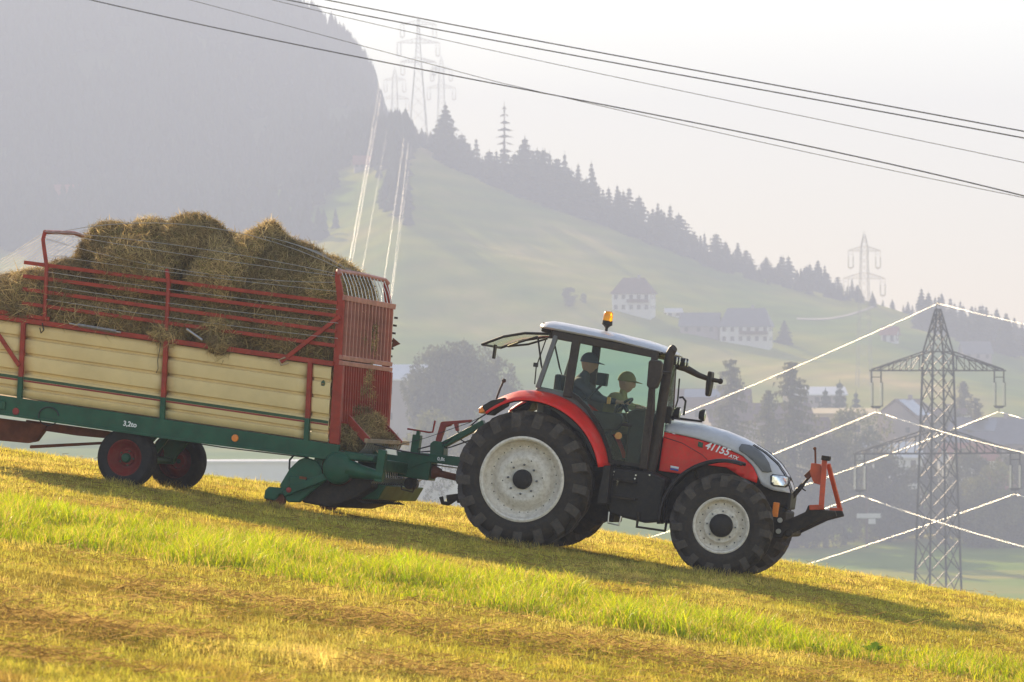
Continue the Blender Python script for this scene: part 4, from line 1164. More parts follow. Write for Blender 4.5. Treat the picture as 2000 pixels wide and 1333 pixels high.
# drawbar
b = MB(); b.prism([(2.7,.62),(2.7,.80),(3.0,.86),(3.55,.90),(4.02,.915),(4.05,.80),(3.6,.80),(3.3,.66),(3.0,.52),(2.85,.52)], -.16, -.06); b.prism([(2.7,.62),(2.7,.80),(3.0,.86),(3.55,.90),(4.02,.915),(4.05,.80),(3.6,.80),(3.3,.66),(3.0,.52),(2.85,.52)], .06, .16)
b.box((3.22,-.15,.58),(3.62,.15,.88)); b.beam((3.25,-.97,.70),(3.30,-.1,.68),.08,.14)
db = b.build('drawbar', M['green'], WG, bevel=.012)
MB().tube([(4.0,0,.85),(4.2,0,.80),(4.45,0,.62)], .04, 10).build('towing_eye', M['rust'], WG)
lettering('0,8t', .06, 3.70, -.1625, .835, math.radians(3), M['white'], WG)
b = MB(); b.lathe([(.06,3.56),(.085,3.58),(.085,3.64),(.06,3.68),(.05,3.72)], 18, 'x', (0, 0, .69)); b.tube([(3.70,0,.68),(3.95,0,.66),(4.45,0,.64)], .042, 12); b.build('drive_shaft', M['rust'], WG, smooth=45)
b = MB(); b.tube([(3.62,-.02,.775),(4.1,-.02,.775)], .008); b.build('shaft_chain', M['steel'], WG)
b = MB(); b.lathe([(.001,-.10),(.062,-.09),(.075,-.05),(.075,.10),(.06,.12)], 20, 'y', (3.36,0,.51)); b.build('support_roller', M['black2'], WG, smooth=45)
b = MB(); b.tube([(3.27,-.10,.50),(3.285,-.10,.43),(3.43,-.10,.415),(3.46,-.10,.52)], .010); b.build('roller_guard', M['hose'], WG)
b = MB(); b.box((3.31,-.05,.86),(3.41,.05,1.10)); b.box((3.345,-.03,1.08),(3.385,.03,1.15)); b.build('jack_post', M['green'], WG, bevel=.006)
b = MB(); b.tube([(3.22,0,1.155),(3.50,0,1.150),(3.545,0,1.16),(3.555,0,1.30)], .012, 6); b.build('jack_crank', M['stripered'], WG)
b = MB(); b.prism([(3.58,.88),(3.56,1.02),(3.60,1.06),(3.70,1.06),(3.74,.98),(3.75,.88)], -.10, .10); b.build('valve_bracket', M['green'], WG, bevel=.012)
b = MB(); b.beam((3.64,0,.98),(4.18,0,1.36),.10,.075); b.build('hose_arm', M['green'], WG, bevel=.008)
b = MB(); b.prism([(3.60,1.07),(3.655,1.245),(3.67,1.26),(4.01,1.345),(4.015,1.375),(3.65,1.30),(3.635,1.29)], -.03, .03); b.prism([(3.60,1.05),(3.655,1.28),(3.78,1.30),(3.76,1.265),(3.70,1.24),(3.66,1.05)], -.035, .035); b.prism([(3.80,1.30),(3.85,1.31),(3.87,1.22),(3.84,1.21)], -.03, .03)
b.build('hose_holder', M['stripered'], WG, bevel=.005)
for i, pts in enumerate(([(3.40,-.05,.93),(3.55,-.06,.99),(3.75,-.05,1.06),(3.95,-.03,1.22),(4.1,0,1.40),(4.25,0,1.52)], [(3.40,.05,.90),(3.60,.04,.94),(3.80,.06,1.02),(4.0,.05,1.12),(4.25,.05,1.20)], [(3.20,-.2,.95),(3.5,-.1,1.08),(4.0,.0,1.34),(4.4,.05,1.62)], [(2.95,-.4,.92),(3.2,-.3,.89),(3.6,-.2,.88)], [(3.84,0,1.25),(3.90,.02,1.12),(4.0,.02,1.08)])):
    MB().tube(pts, .009 if i != 2 else .004, 6).build('hose', M['hose'], WG)
b = MB(); b.tube([(3.02,-.5,.86),(3.20,-.6,.70),(3.30,-.9,.64)], .006); b.build('guard_cord', M['wood'], WG)
# rusty tailboard drive under the rear
b = MB(); b.prism([(-2.7,.26),(-2.7,.56),(-1.32,.585),(-1.30,.56),(-1.42,.36),(-1.55,.32)], -.36, -.24); b.prism([(-1.6,.50),(-1.6,.60),(-.55,.61),(-.30,.60),(-.30,.53),(-.9,.50)], -.33, -.22); b.prism([(-1.5,.30),(-.3,.52),(-.3,.49),(-1.5,.26)], -.33, -.27)
b.build('scraper_frame', M['rust'], WG, bevel=.01)
MB().prism([(2.38,1.53),(2.42,1.53),(2.425,1.575),(2.40,1.60),(2.375,1.575)], -.999, -1.003).build('decal', M['stripeg'], WG)
MB().prism([(2.387,1.545),(2.413,1.545),(2.413,1.56),(2.387,1.56)], -1.003, -1.005).build('decal_mark', M['amber'], WG)

# longer grass standing round the wheels
gx, gy = [], []
for mat, pts in ((TR.matrix_world, ((0,-1.0,.42), (2.36,-.95,.36), (2.36,.9,.34), (0,.95,.42))), (WG.matrix_world, ((0,-.9,.24), (0,.92,.24), (2.0,-.95,.20)))):
    for u0, v0, r0 in pts:
        n = 420
        a = RNG.normal(0, r0*.62, n); b_ = -np.abs(RNG.normal(.10, .10, n))
        for i in range(n):
            p = mat @ Vector((u0 + a[i], v0 + b_[i], 0)); gx.append(p.x); gy.append(p.y)
gx = np.array(gx); gy = np.array(gy); n = len(gx)
c = mixc((.40,.36,.05), (.78,.56,.17), RNG.uniform(0, 1, n)) * RNG.uniform(.6, 1.15, n)[:, None]
tag(blades('wheel_fringe_grass', gx, gy, RNG.uniform(.05, .125, n), RNG.uniform(.004, .008, n), .9, c, M['blade']), 'longer golden grass standing round the wheels of tractor and wagon', 'grass', kind='stuff')

# ================================================================ the hay on the wagon
HY = empty('hay_load', WG.matrix_world.copy())
tag(HY, 'heaped load of loose brown hay spilling over the wagon rails', 'hay')
lumps = [  # u, v, w, ru, rv, rw
 (-2.35,0,1.70,.55,.9,.40),(-1.95,-.2,1.92,.50,.8,.42),(-1.60,-.55,2.05,.42,.5,.40),(-1.15,-.55,2.22,.45,.48,.40),(-1.45,.3,2.15,.5,.7,.45),(-1.05,-.62,1.98,.6,.40,.36),
 (-.30,-.58,2.55,.58,.46,.46),(-.90,.15,2.72,.42,.7,.40),(-.45,.25,2.85,.40,.6,.36),(-.86,-.05,2.93,.34,.42,.22),(-.42,.05,3.05,.28,.4,.21),(.12,.05,2.95,.46,.6,.42),(.15,-.05,3.10,.34,.4,.26),(.50,.15,2.88,.42,.6,.34),
 (.80,-.45,2.55,.48,.55,.48),(.78,.2,2.70,.5,.65,.36),(1.10,-.05,2.90,.40,.6,.42),(1.12,.0,3.16,.17,.25,.24),(1.50,-.1,2.75,.45,.7,.47),(1.90,-.05,2.62,.46,.75,.46),(2.18,.0,2.52,.30,.8,.46),(2.12,-.45,2.60,.30,.45,.36),(2.14,.45,2.58,.28,.48,.34),(1.55,-.55,2.45,.55,.42,.50),(1.30,-.15,3.02,.30,.4,.22),
 (-.2,0,2.1,1.4,.80,.50),(1.4,0,2.1,1.1,.82,.50),(-1.2,0,1.95,1.0,.8,.36),(.35,-.60,2.05,.6,.40,.34),(1.0,-.64,2.02,.5,.385,.40),(1.75,-.62,2.05,.55,.40,.42),(-.45,-.62,2.0,.6,.40,.34),
 (.30,-.86,1.86,.26,.20,.15),(1.02,-.88,1.84,.20,.20,.14),(-1.62,-.86,1.90,.30,.18,.14),(.95,-.82,2.05,.26,.22,.16),(2.25,-.3,2.0,.22,.6,.6),(2.25,.3,2.0,.22,.6,.6)]
lump_a = np.array(lumps)
def ico(level=3):
    bm = bmesh.new(); bmesh.ops.create_icosphere(bm, subdivisions=level, radius=1.0)
    v = np.array([p.co[:] for p in bm.verts]); f = np.array([[q.index for q in t.verts] for t in bm.faces]); bm.free()
    return v, f
iv, if_ = ico(4)
def n3(p, s, seed):
    return fbm(p[:,0]*s + p[:,2]*s*.7 + seed, p[:,1]*s - p[:,2]*s*.6, seed)
def lump_set(L, k=.14, lim=None):
    V, Fc, off = [], [], 0
    for i, (u, v, w, a, b_, c) in enumerate(L):
        p = iv * np.array((a, b_, c)) + np.array((u, v, w))
        dsp = 1 + k*2*(n3(p, 5.0, i) - .47) + .06*(n3(p, 16., i+50) - .47)*2
        p = iv * np.array((a, b_, c)) * dsp[:, None] + np.array((u, v, w))
        if lim and i < lim: p[:,1] = np.clip(p[:,1], -.965 + .02*np.sin(p[:,0]*9+p[:,2]*7), .965)
        V.append(p); Fc.append(if_ + off); off += len(p)
    return np.concatenate(V), np.concatenate(Fc)
V, Fc = lump_set(lumps, lim=32)
haym = pm('packed hay', (.22,.145,.060), .95, var=.5, scale=9., col2=(.065,.040,.016), spec=.1, bump=1., bscale=55.)
link_mesh('packed_hay', np_mesh('packed_hay', V, Fc, 3), haym, HY, smooth=180)

def strands(name, L, n, parent, ln=(.05,.19), k=.14, vlim=1.25, seed=0, lim=None, hang=.0, lift=.0):
    L = np.array(L); area = (L[:,3]*L[:,4]+L[:,3]*L[:,5]+L[:,4]*L[:,5]); pr = area/area.sum()
    li = RNG.choice(len(L), n, p=pr)
    d = RNG.normal(0, 1, (n, 3)); d[:,1] -= .25*np.abs(d[:,1]); d /= np.linalg.norm(d, axis=1)[:, None]
    r = L[li,3:6]; c = L[li,0:3]
    p0 = d*r + c
    dsp = np.ones(n)
    for i in range(len(L)):
        mk = li == i
        if mk.any(): dsp[mk] = 1 + k*2*(n3(p0[mk], 5.0, i) - .47)
    p = d*r*dsp[:, None] + c
    # drop those buried in another lump
    inside = np.zeros(n, bool)
    for i in range(len(L)):
        q = (p - L[i,0:3]) / (L[i,3:6]*.90)
        inside |= ((q**2).sum(1) < 1) & (li != i)
    ok = ~inside & (np.abs(p[:,1]) < vlim)
    p, d, r, lj = p[ok], d[ok], r[ok], li[ok]; n = len(p)
    if lim:
        cl2 = (lj < lim) & (np.abs(p[:,1]) > .965); p[cl2,1] = np.sign(p[cl2,1])*RNG.uniform(.93,.985,cl2.sum())
    nr = d / r; nr /= np.linalg.norm(nr, axis=1)[:, None]
    t = np.cross(nr, RNG.normal(0, 1, (n, 3))); t /= np.linalg.norm(t, axis=1)[:, None]
    t = t + nr*RNG.normal(.06+lift, .20, n)[:, None]; t[:,2] -= hang
    t /= np.linalg.norm(t, axis=1)[:, None]
    l = RNG.uniform(ln[0], ln[1], n)
    sd = np.cross(t, nr); sd /= np.maximum(np.linalg.norm(sd, axis=1), 1e-6)[:, None]; sd *= RNG.uniform(.0018, .004, n)[:, None]
    a = p + nr*.004; m = a + t*(l*.5)[:, None] + nr*(l*.06)[:, None]; e = a + t*l[:, None] + nr*(RNG.normal(0, .10, n)*l)[:, None]
    VV = np.stack([a-sd, a+sd, m+sd, m-sd, e], 1).reshape(-1, 3)
    i = np.arange(n)*5
    f = np.concatenate([np.stack([i,i+1,i+2],-1), np.stack([i,i+2,i+3],-1), np.stack([i+3,i+2,i+4],-1)])
    me = np_mesh(name, VV, f, 3)
    col = mixc((.20,.13,.052), (.80,.60,.28), RNG.beta(1.2, 1.9, n)); gr = RNG.uniform(0,1,n) < .08; col[gr] = np.array((.26,.23,.06))*RNG.uniform(.6,1.2,gr.sum())[:,None]
    tone = np.random.default_rng(4).uniform(.60, 1.35, len(L)); col = col*tone[lj][:,None]
    color_attr(me, np.repeat(col, 5, axis=0))
    o = link_mesh(name, me, M['straw'], parent); tag(o, kind='stuff')
    return o
strands('loose_strands', lumps, 240000, HY, lim=32)
strands('stray_stalks', lumps, 2500, HY, (.10,.24), lift=.2, lim=32)
strands('hanging_stalks', [l for l in lumps if l[1] < -.4], 6000, HY, (.12,.30), seed=3, hang=.5)
# hay caught in the chute and against the front bars
CH = empty('chute_hay', WG.matrix_world.copy())
tag(CH, 'small heap of loose hay lying in the feed mouth below the barred front wall', 'hay')
cl_ = [(2.74,.0,1.00,.14,.60,.10),(2.68,-.20,1.10,.10,.34,.13),(2.68,.3,1.13,.10,.34,.13),(2.80,.15,.95,.13,.5,.07),(2.70,-.55,.92,.12,.16,.14),(2.60,-.72,.96,.07,.12,.17),(2.77,.48,.98,.13,.25,.08),(2.74,-.2,.86,.12,.55,.07)]
V, Fc = lump_set(cl_, .15)
link_mesh('packed_hay', np_mesh('chute_packed', V, Fc, 3), haym, CH, smooth=180)
strands('loose_strands', cl_, 16000, CH, (.05,.16), .15, .95)
BH = empty('caught_hay', WG.matrix_world.copy())
tag(BH, 'patch of chaff and hay caught between the lower front bars', 'hay')
bl = [(2.590,.10,1.66,.022,.16,.12),(2.602,.02,1.50,.022,.24,.12),(2.605,.28,1.44,.022,.16,.10),(2.625,-.05,1.30,.03,.40,.06),(2.635,.25,1.22,.03,.55,.06),(2.575,.18,1.80,.018,.10,.10),(2.560,.26,2.08,.016,.10,.13),(2.545,.24,2.26,.014,.08,.10)]
V, Fc = lump_set(bl, .2)
link_mesh('packed_hay', np_mesh('caught_packed', V, Fc, 3), haym, BH, smooth=180)
strands('loose_strands', bl, 7000, BH, (.03,.09), .2, .95)
# ================================================================ copying things
def children_of(o): return [c for c in bpy.data.objects if c.parent == o]
def copy_tree(o, parent=None):
    c = o.copy(); COL.objects.link(c); c.parent = parent
    for ch in children_of(o): copy_tree(ch, c)
    return c
def W3(px, py, d): return Vector(((px-1000)/F*d, d, (HOR-py)/F*d))

# ================================================================ pylons
def pylon(name, label, H, arms, base_w, top_w, mat, thick=.10, group='lattice pylons', waist=None):
    """lattice tower; arms = (height of bottom chord, half span, height at tower); z=0 at the foot"""
    P = empty(name); tag(P, label, 'pylon', group)
    waist = waist or arms[0][0] + arms[0][2]
    def hw(z): return float(np.interp(z, [0, waist, H-1.0, H], [base_w/2, top_w/2, .22, .16]))
    for sx in (-1, 1):
        for sy in (-1, 1):
            MB().beam((sx*hw(0), sy*hw(0), 0), (sx*hw(waist), sy*hw(waist), waist), thick*1.25, thick*1.25).beam((sx*hw(waist), sy*hw(waist), waist), (sx*hw(H-.3), sy*hw(H-.3), H-.3), thick, thick).build('leg', mat, P)
    br = MB(); z = 0.6; 
    while z < H-1.2:
        w = hw(z)*2; dz = max(1.0, w*.95); z2 = min(z+dz, H-.8); a, b_ = hw(z), hw(z2)
        for f in range(4):
            c, s = math.cos(f*math.pi/2), math.sin(f*math.pi/2)
            def r(x, y, zz): return (x*c - y*s, x*s + y*c, zz)
            br.beam(r(-a, -a, z), r(b_, -b_, z2), thick*.62, thick*.62); br.beam(r(a, -a-thick*.5, z), r(-b_, -b_-thick*.5, z2), thick*.62, thick*.62)
        z = z2
    for za, sp, ht in arms:
        for zz in (za, za+ht):
            a = hw(zz)
            for f in range(4):
                c, s = math.cos(f*math.pi/2), math.sin(f*math.pi/2)
                br.beam((-a*c+a*s, -a*s-a*c, zz), (a*c+a*s, a*s-a*c, zz), thick*.8, thick*.8)
    br.build('bracing', mat, P)
    MB().tube([(-.16,0,H-.35),(-.22,0,H),(-.05,0,H+.28),(.14,0,H+.2),(.12,0,H-.05)], .045, 6).build('earth_wire_clamp', mat, P)
    for za, sp, ht in arms:
        for s in (-1, 1):
            b = MB(); a0, a1 = hw(za), hw(za+ht); tip = (s*sp, 0, za)
            for sy in (-1, 1):
                b.beam((s*a0, sy*a0, za), (s*sp, sy*.12, za), thick, thick); b.beam((s*a1, sy*a1, za+ht), (s*sp*.97, sy*.12, za+.12), thick*.9, thick*.9)
                n = 4; prev = None
                for k in range(n+1):
                    t = k/(n+.6); lo = (s*(a0+(sp-a0)*t), sy*(a0*(1-t)+.12*t), za); hi = (s*(a1+(sp*.97-a1)*t), sy*(a1*(1-t)+.12*t), za+ht*(1-t)+.12*t)
                    if k: b.beam(lo, hi, thick*.55, thick*.55)
                    if prev: b.beam(prev, lo, thick*.55, thick*.55)
                    prev = hi
            b.build('crossarm', mat, P)
            il = 3.9
            b = MB(); dkm = MB()
            for dx in (-.12, -1.12):
                x = s*(sp+dx)
                dkm.tube([(x,0,za),(x,0,za-1.15)], thick*.6, 5); dkm.tube([(x+.16,0,za-1.1),(x+.16,0,za-3.45)], thick*.36, 5); b.tube([(x,0,za-1.1),(x,0,za-3.4)], .03, 5)
                for k in range(14): b.lathe([(.03,za-1.2-.155*k),(.17,za-1.27-.155*k),(.03,za-1.31-.155*k)], 8, 'z', (x,0,0))
            dkm.beam((s*(sp-.12),0,za-.62),(s*(sp-1.12),0,za-.62),thick*.6,thick*.65)
            ins = b.build('insulator', M['insul'], P); dkm.build('hanger', mat, ins)
            xm = s*(sp-.62)
            MB().prism([(xm-.60,za-3.34),(xm+.60,za-3.34),(xm+.34,za-3.58),(xm-.34,za-3.58)], -.05, .05).tube([(xm,0,za-3.5),(xm,0,za-il)], .04, 6).build('yoke_plate', mat, ins)
    return P
PD = 440.0
py0 = pylon('lattice_pylon', 'dark lattice pylon with two crossarms standing in the valley right of the tractor', 32.4, [(18.4, 8.75, 2.1), (26.25, 7.05, 1.8)], 3.6, 2.1, M['galv'], .135, waist=28.05)
px_ = (1832-1000)/F*PD
YAW = math.radians(20.5)
KS = Matrix.Diagonal((KM, KM, KM, 1))
py0.matrix_world = Matrix.Translation((px_*KM, PD*KM, -25.0*KM)) @ Matrix.Rotation(YAW, 4, 'Z') @ KS
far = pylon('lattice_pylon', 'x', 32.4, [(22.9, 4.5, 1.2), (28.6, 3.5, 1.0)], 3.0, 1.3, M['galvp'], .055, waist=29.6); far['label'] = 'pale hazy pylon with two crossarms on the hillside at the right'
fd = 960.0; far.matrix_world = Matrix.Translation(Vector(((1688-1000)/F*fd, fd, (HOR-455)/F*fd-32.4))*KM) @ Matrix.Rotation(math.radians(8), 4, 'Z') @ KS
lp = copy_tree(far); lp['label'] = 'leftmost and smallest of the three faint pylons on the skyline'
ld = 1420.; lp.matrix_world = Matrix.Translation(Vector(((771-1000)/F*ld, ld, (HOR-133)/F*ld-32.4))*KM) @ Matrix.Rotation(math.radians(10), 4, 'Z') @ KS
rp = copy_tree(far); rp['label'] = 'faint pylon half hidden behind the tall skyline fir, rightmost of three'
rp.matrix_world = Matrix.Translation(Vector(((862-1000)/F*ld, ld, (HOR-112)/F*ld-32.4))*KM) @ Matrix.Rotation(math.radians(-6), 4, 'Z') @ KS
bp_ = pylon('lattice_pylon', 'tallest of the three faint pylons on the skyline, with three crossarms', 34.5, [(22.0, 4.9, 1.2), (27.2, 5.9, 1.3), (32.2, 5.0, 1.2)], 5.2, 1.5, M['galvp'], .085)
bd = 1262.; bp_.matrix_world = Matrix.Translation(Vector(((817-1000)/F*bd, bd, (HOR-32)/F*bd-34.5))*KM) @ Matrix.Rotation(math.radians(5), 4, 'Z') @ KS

# ---- conductors
ax = Vector((math.cos(YAW), math.sin(YAW), 0)); ln = Vector((-math.sin(YAW), math.cos(YAW), 0))
def conductor(label, p0, r=.026, away=95.):
    pts = []
    for k in range(12, 0, -1):
        s = away*(k/12); pts.append(p0 + ln*s + Vector((0,0,-.185*s+.0002*s*s)))
    for k in range(25):
        s = 200*(k/24); pts.append(p0 - ln*s + Vector((0,0,-4*6.6*(s/200)*(1-s/200))))
    tag(MB().tube([p*KM for p in pts], r*KM, 6).build('power_line', M['cond'], None, smooth=80), label, 'cable', 'bright conductors on the valley pylon')
pb = Vector((px_, PD, -25.0))
conductor('thin bright earth wire passing over the tip of the dark valley pylon', pb + Vector((0,0,32.6)), .020)
conductor('bright conductor hanging under the left end of the upper crossarm of the valley pylon', pb - ax*6.43 + Vector((0,0,26.25-3.9)))
conductor('bright conductor hanging under the right end of the upper crossarm of the valley pylon', pb + ax*6.43 + Vector((0,0,26.25-3.9)))
conductor('bright conductor hanging under the left end of the lower crossarm of the valley pylon', pb - ax*8.13 + Vector((0,0,18.4-3.9)), away=62.)
conductor('bright conductor hanging under the right end of the lower crossarm of the valley pylon', pb + ax*8.13 + Vector((0,0,18.4-3.9)), away=62.)
gl = [((742,160),(683,505),.085,'leftmost of the bright cables that drop steeply behind the hay'),((735,212),(690,470),.05,'faint cable just right of the leftmost bright one above the hay'),((744,185),(686,520),.10,'brightest cable of the left bundle dropping from the skyline behind the hay'),((764,205),(714,492),.06,'single bright cable between the two bundles above the hay'),((798,205),(751,545),.09,'left cable of the bright pair dropping past the barred wagon front'),((806,205),(762,592),.09,'right cable of the bright pair dropping past the barred wagon front'),((812,215),(768,560),.045,'faint cable beside the bright pair above the wagon front')]
for (a, b_, r, lb) in gl:
    A, B = W3(*a, 1400.*KM), W3(*b_, 760.*KM)
    pts = [A.lerp(B, t) + Vector((0,0,-3.0*t*(1-t))) for t in np.linspace(0, 1.30, 20)]
    tag(MB().tube(pts, r*.42, 6).build('power_line', M['cond'], None, smooth=80), lb, 'cable', 'bright cables dropping from the skyline pylons')
dk = [([(178,0),(400,51),(800,132),(974,163),(1150,201),(2000,383)], .020, 'lowest dark cable crossing the sky, running down to the right edge'),
      ([(282,0),(640,84),(800,120),(974,160),(1290,234),(2000,386)], .010, 'thin grey cable that closes on the lowest dark cable near the middle'),
      ([(530,0),(650,28),(1150,140),(1500,213),(2000,318)], .010, 'thin pale cable below the two uppermost dark cables'),
      ([(560,0),(650,18),(1150,114),(1500,178),(2000,270)], .020, 'second dark cable from the top right, crossing the sky'),
      ([(630,-1),(650,2.5),(1150,99),(1500,164),(2000,257)], .020, 'uppermost dark cable crossing the sky')]
for pts, r, lb in dk:
    xs_ = np.array([p[0] for p in pts]); ys_ = np.array([p[1] for p in pts]); c = np.polyfit(xs_, ys_, 3)
    dc = np.polyder(c); lo_, hi_ = max(xs_[0], 0), 2000
    cy = lambda x: np.polyval(c, np.clip(x, lo_, hi_)) + np.polyval(dc, np.clip(x, lo_, hi_)) * (x - np.clip(x, lo_, hi_))
    if 'closes on' in lb: cy = lambda x: cy1(x) - .0347*max(0, 974-x) + .4
    else: cy1 = cy if 'lowest dark' in lb else cy1
    P = [W3(x, cy(x), 165 - 30*(x/2000)) for x in np.linspace(-1200, 3200, 110)]
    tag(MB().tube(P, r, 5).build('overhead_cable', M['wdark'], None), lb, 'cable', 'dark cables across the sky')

# ================================================================ houses
M['plaster'] = pm('white plaster', (.72,.70,.66), .9, var=.08, scale=.4)
M['plaster2'] = pm('mauve grey plaster', (.34,.28,.27), .9, var=.1, scale=.4)
M['plaster3'] = pm('ochre plaster', (.55,.44,.26), .9, var=.1, scale=.4)
M['rooft'] = pm('brown roof tiles', (.17,.095,.075), .8, var=.3, scale=.8)
M['roofg'] = pm('grey roof sheets', (.17,.17,.19), .55, var=.2, scale=.6)
M['roofr'] = pm('red roof tiles', (.40,.13,.09), .8, var=.2, scale=.8)
M['roofw'] = pm('pale sheet roof', (.72,.70,.68), .35, var=.1, scale=.4)
M['pane'] = pm('dark window glass', (.03,.035,.04), .15, var=.2)
M['timber'] = pm('brown timber', (.12,.065,.04), .8, var=.3, scale=.8)
M['solar'] = pm('glossy roof glass', (.35,.36,.38), .12, metal=.7, var=.2)
def house(name, label, pos, yaw, Wd, Dp, H, RH, wall, roof, hip=0., floors=2, cols=4, chim=True, balcony=False, panel=None, over=.6, cat='house'):
    P = empty(name); P.matrix_world = Matrix.Translation(pos) @ Matrix.Rotation(math.radians(yaw), 4, 'Z')
    tag(P, label, cat)
    a, b_ = Wd/2, Dp/2
    g = MB()
    if hip: g.box((-a,-b_,-4),(a,b_,H))
    else:
        vs = [(-a,-b_,-4),(a,-b_,-4),(a,b_,-4),(-a,b_,-4),(-a,-b_,H),(a,-b_,H),(a,b_,H),(-a,b_,H),(-a,0,H+RH*.97),(a,0,H+RH*.97)]
        g.add(vs, [(0,3,2,1),(0,1,5,4),(2,3,7,6),(1,2,6,9,5),(3,0,4,8,7),(4,5,9,8),(6,7,8,9)])
    g.build('wall', wall, P)
    o = over; e = H - RH*o/b_; hx = a + o - hip
    lo = [(-a-o,-b_-o,e),(a+o,-b_-o,e),(a+o,b_+o,e),(-a-o,b_+o,e)]
    vs = lo + [(-hx,0,H+RH+.05),(hx,0,H+RH+.05)]
    vs2 = [(x,y,z+.28) for x,y,z in vs]
    r = MB(); r.add(vs + vs2, [(0,1,5,4),(2,3,4,5),(1,2,5),(3,0,4)] + [(6,10,11,7),(8,11,10,9),(7,11,8),(9,10,6)] + [(0,6,7,1),(1,7,8,2),(2,8,9,3),(3,9,6,0)]) if hip else r.add(vs + vs2, [(0,1,5,4),(2,3,4,5),(6,10,11,7),(8,11,10,9),(0,6,7,1),(2,8,9,3),(1,7,11,5),(5,11,8,2),(3,9,10,4),(4,10,6,0)])
    rf = r.build('roof', roof, P)
    if chim: MB().box((a*.2,-.4,H+RH*.6),(a*.2+.9,.4,H+RH+1.3)).build('chimney', M['plaster2'], rf)
    fh = H/floors
    wm = MB().box((-.5,-.05,-.65),(.5,.05,.65)).mesh('window'); fm = MB().box((-.62,-.02,-.77),(.62,.02,.77)).mesh('window_frame')
    for f in range(floors):
        for c in range(cols):
            x = -a + Wd*(c+.5)/cols; z = fh*(f+.55)
            w = link_mesh('window', wm, M['pane'], P, loc=(x, -b_-.05, z)); link_mesh('window_frame', fm, M['timber'], w, loc=(0, .02, 0))
        nc = max(2, int(cols*Dp/Wd)) if cols else 0
        for c in range(nc):
            y = -b_ + Dp*(c+.5)/nc; z = fh*(f+.55)
            for sx in (-1, 1):
                w = link_mesh('window', wm, M['pane'], P, loc=(sx*(a+.05), y, z)); w.rotation_euler = (0,0,math.pi/2)
    if balcony:
        bl = MB(); bl.box((-a*.2,-b_-1.2,fh*1.0),(a*.95,-b_-.02,fh*1.0+.15)); bl.box((-a*.2,-b_-1.25,fh),(a*.95,-b_-1.15,fh+1.1)); bl.build('balcony', M['timber'], P)
    if panel:
        x0, x1, t0, t1 = panel   # along the ridge, and up the front slope
        def sp(x, t): return (x, -b_-o+(b_+o)*t, e+(H+RH+.05-e)*t+.36)
        m_ = MB(); m_.add([sp(x0,t0), sp(x1,t0), sp(x1,t1), sp(x0,t1)], [(0,1,2,3)]); q = m_.build('roof_panel', M['solar'], rf); solidify(q, .08, 1)
    return P
def hp(px, py, d=None):
    if d is None: return Vector(hit(px, py))
    return Vector(((px-1000)/F*d, d, float(land_z(px, d))))*KM
h1 = hp(1238, 612); sc_ = h1.y/F
house('farmhouse', 'white farmhouse with brown hipped roof high on the hazy slope above the cab', h1, -14, 76*sc_, 50*sc_, 40*sc_, 27*sc_, M['plaster'], M['rooft'], hip=20*sc_, floors=2, cols=5, balcony=True, cat='farmhouse')
h2 = hp(1458, 672); sc_ = h2.y/F
house('farmhouse', 'large farmhouse with grey roof and white front right of the cab', h2, -10, 96*sc_, 62*sc_, 36*sc_, 32*sc_, M['plaster'], M['roofg'], hip=14*sc_, floors=2, cols=6, balcony=True, cat='farmhouse')
h3 = hp(1368, 655); sc_ = h3.y/F
house('barn', 'low grey barn joined to the left of the large farmhouse', h3, -12, 74*sc_, 40*sc_, 20*sc_, 22*sc_, M['plaster2'], M['roofg'], floors=1, cols=3, chim=False, cat='barn')
h4 = hp(1315, 618); sc_ = h4.y/F
house('shed', 'small pale shed between the two farmhouses on the slope', h4, 5, 30*sc_, 20*sc_, 8*sc_, 6*sc_, M['plaster'], M['roofw'], floors=1, cols=2, chim=False, cat='shed')
h5 = hp(1738, 668); sc_ = h5.y/F
house('cottage', 'small white cottage on the slope left of the dark pylon top', h5, -20, 30*sc_, 24*sc_, 16*sc_, 12*sc_, M['plaster'], M['roofr'], floors=2, cols=2, cat='house')
h6 = hp(1905, 705); sc_ = h6.y/F
house('barn', 'grey blue barn on the slope right of the dark pylon tip', h6, 12, 56*sc_, 36*sc_, 16*sc_, 20*sc_, M['plaster2'], M['roofg'], floors=1, cols=3, chim=False, cat='barn')
for px, py, lb in ((132, 330, 'red roofed mountain house far left under the wooded mountain'), (712, 330, 'pale red roofed house on the slope beside the bright cables')):
    p = hp(px, py); sc_ = p.y/F; k_ = 1.0 if px < 400 else .55
    house('mountain_house', lb, p, 4, 74*sc_*k_, 40*sc_*k_, 20*sc_*k_, 24*sc_*k_, M['plaster2'], M['roofr'], floors=1, cols=4, chim=False)
# village
def vh(name, label, px, top, d, Wm, Dm, H, RH, wall, roof, yaw=0, **k):
    z = (HOR-top)/F*d - H - RH
    if 'panel' in k: k['panel'] = (k['panel'][0]*KM, k['panel'][1]*KM, k['panel'][2], k['panel'][3])
    return house(name, label, Vector(((px-1000)/F*d, d, z))*KM, yaw, Wm*KM, Dm*KM, H*KM, RH*KM, wall, roof, **k)
vh('village_house', 'mauve gabled house with bright roof glass left of the dark pylon', 1772, 782, 745, 9.5, 8.6, 6.4, 3.3, M['plaster2'], M['rooft'], 62, cols=3, panel=(-4.2,1.5,.25,.95))
vh('village_house', 'grey roofed house with a bright roof panel at the right edge', 1945, 818, 700, 13, 9, 5.6, 3.6, M['plaster2'], M['roofg'], -20, cols=4, panel=(-4.5,.5,.45,.9))
vh('village_house', 'red roofed house low at the right edge behind the trees', 1975, 922, 660, 7.0, 7, 5.0, 2.2, M['plaster2'], M['roofr'], -15, cols=3)
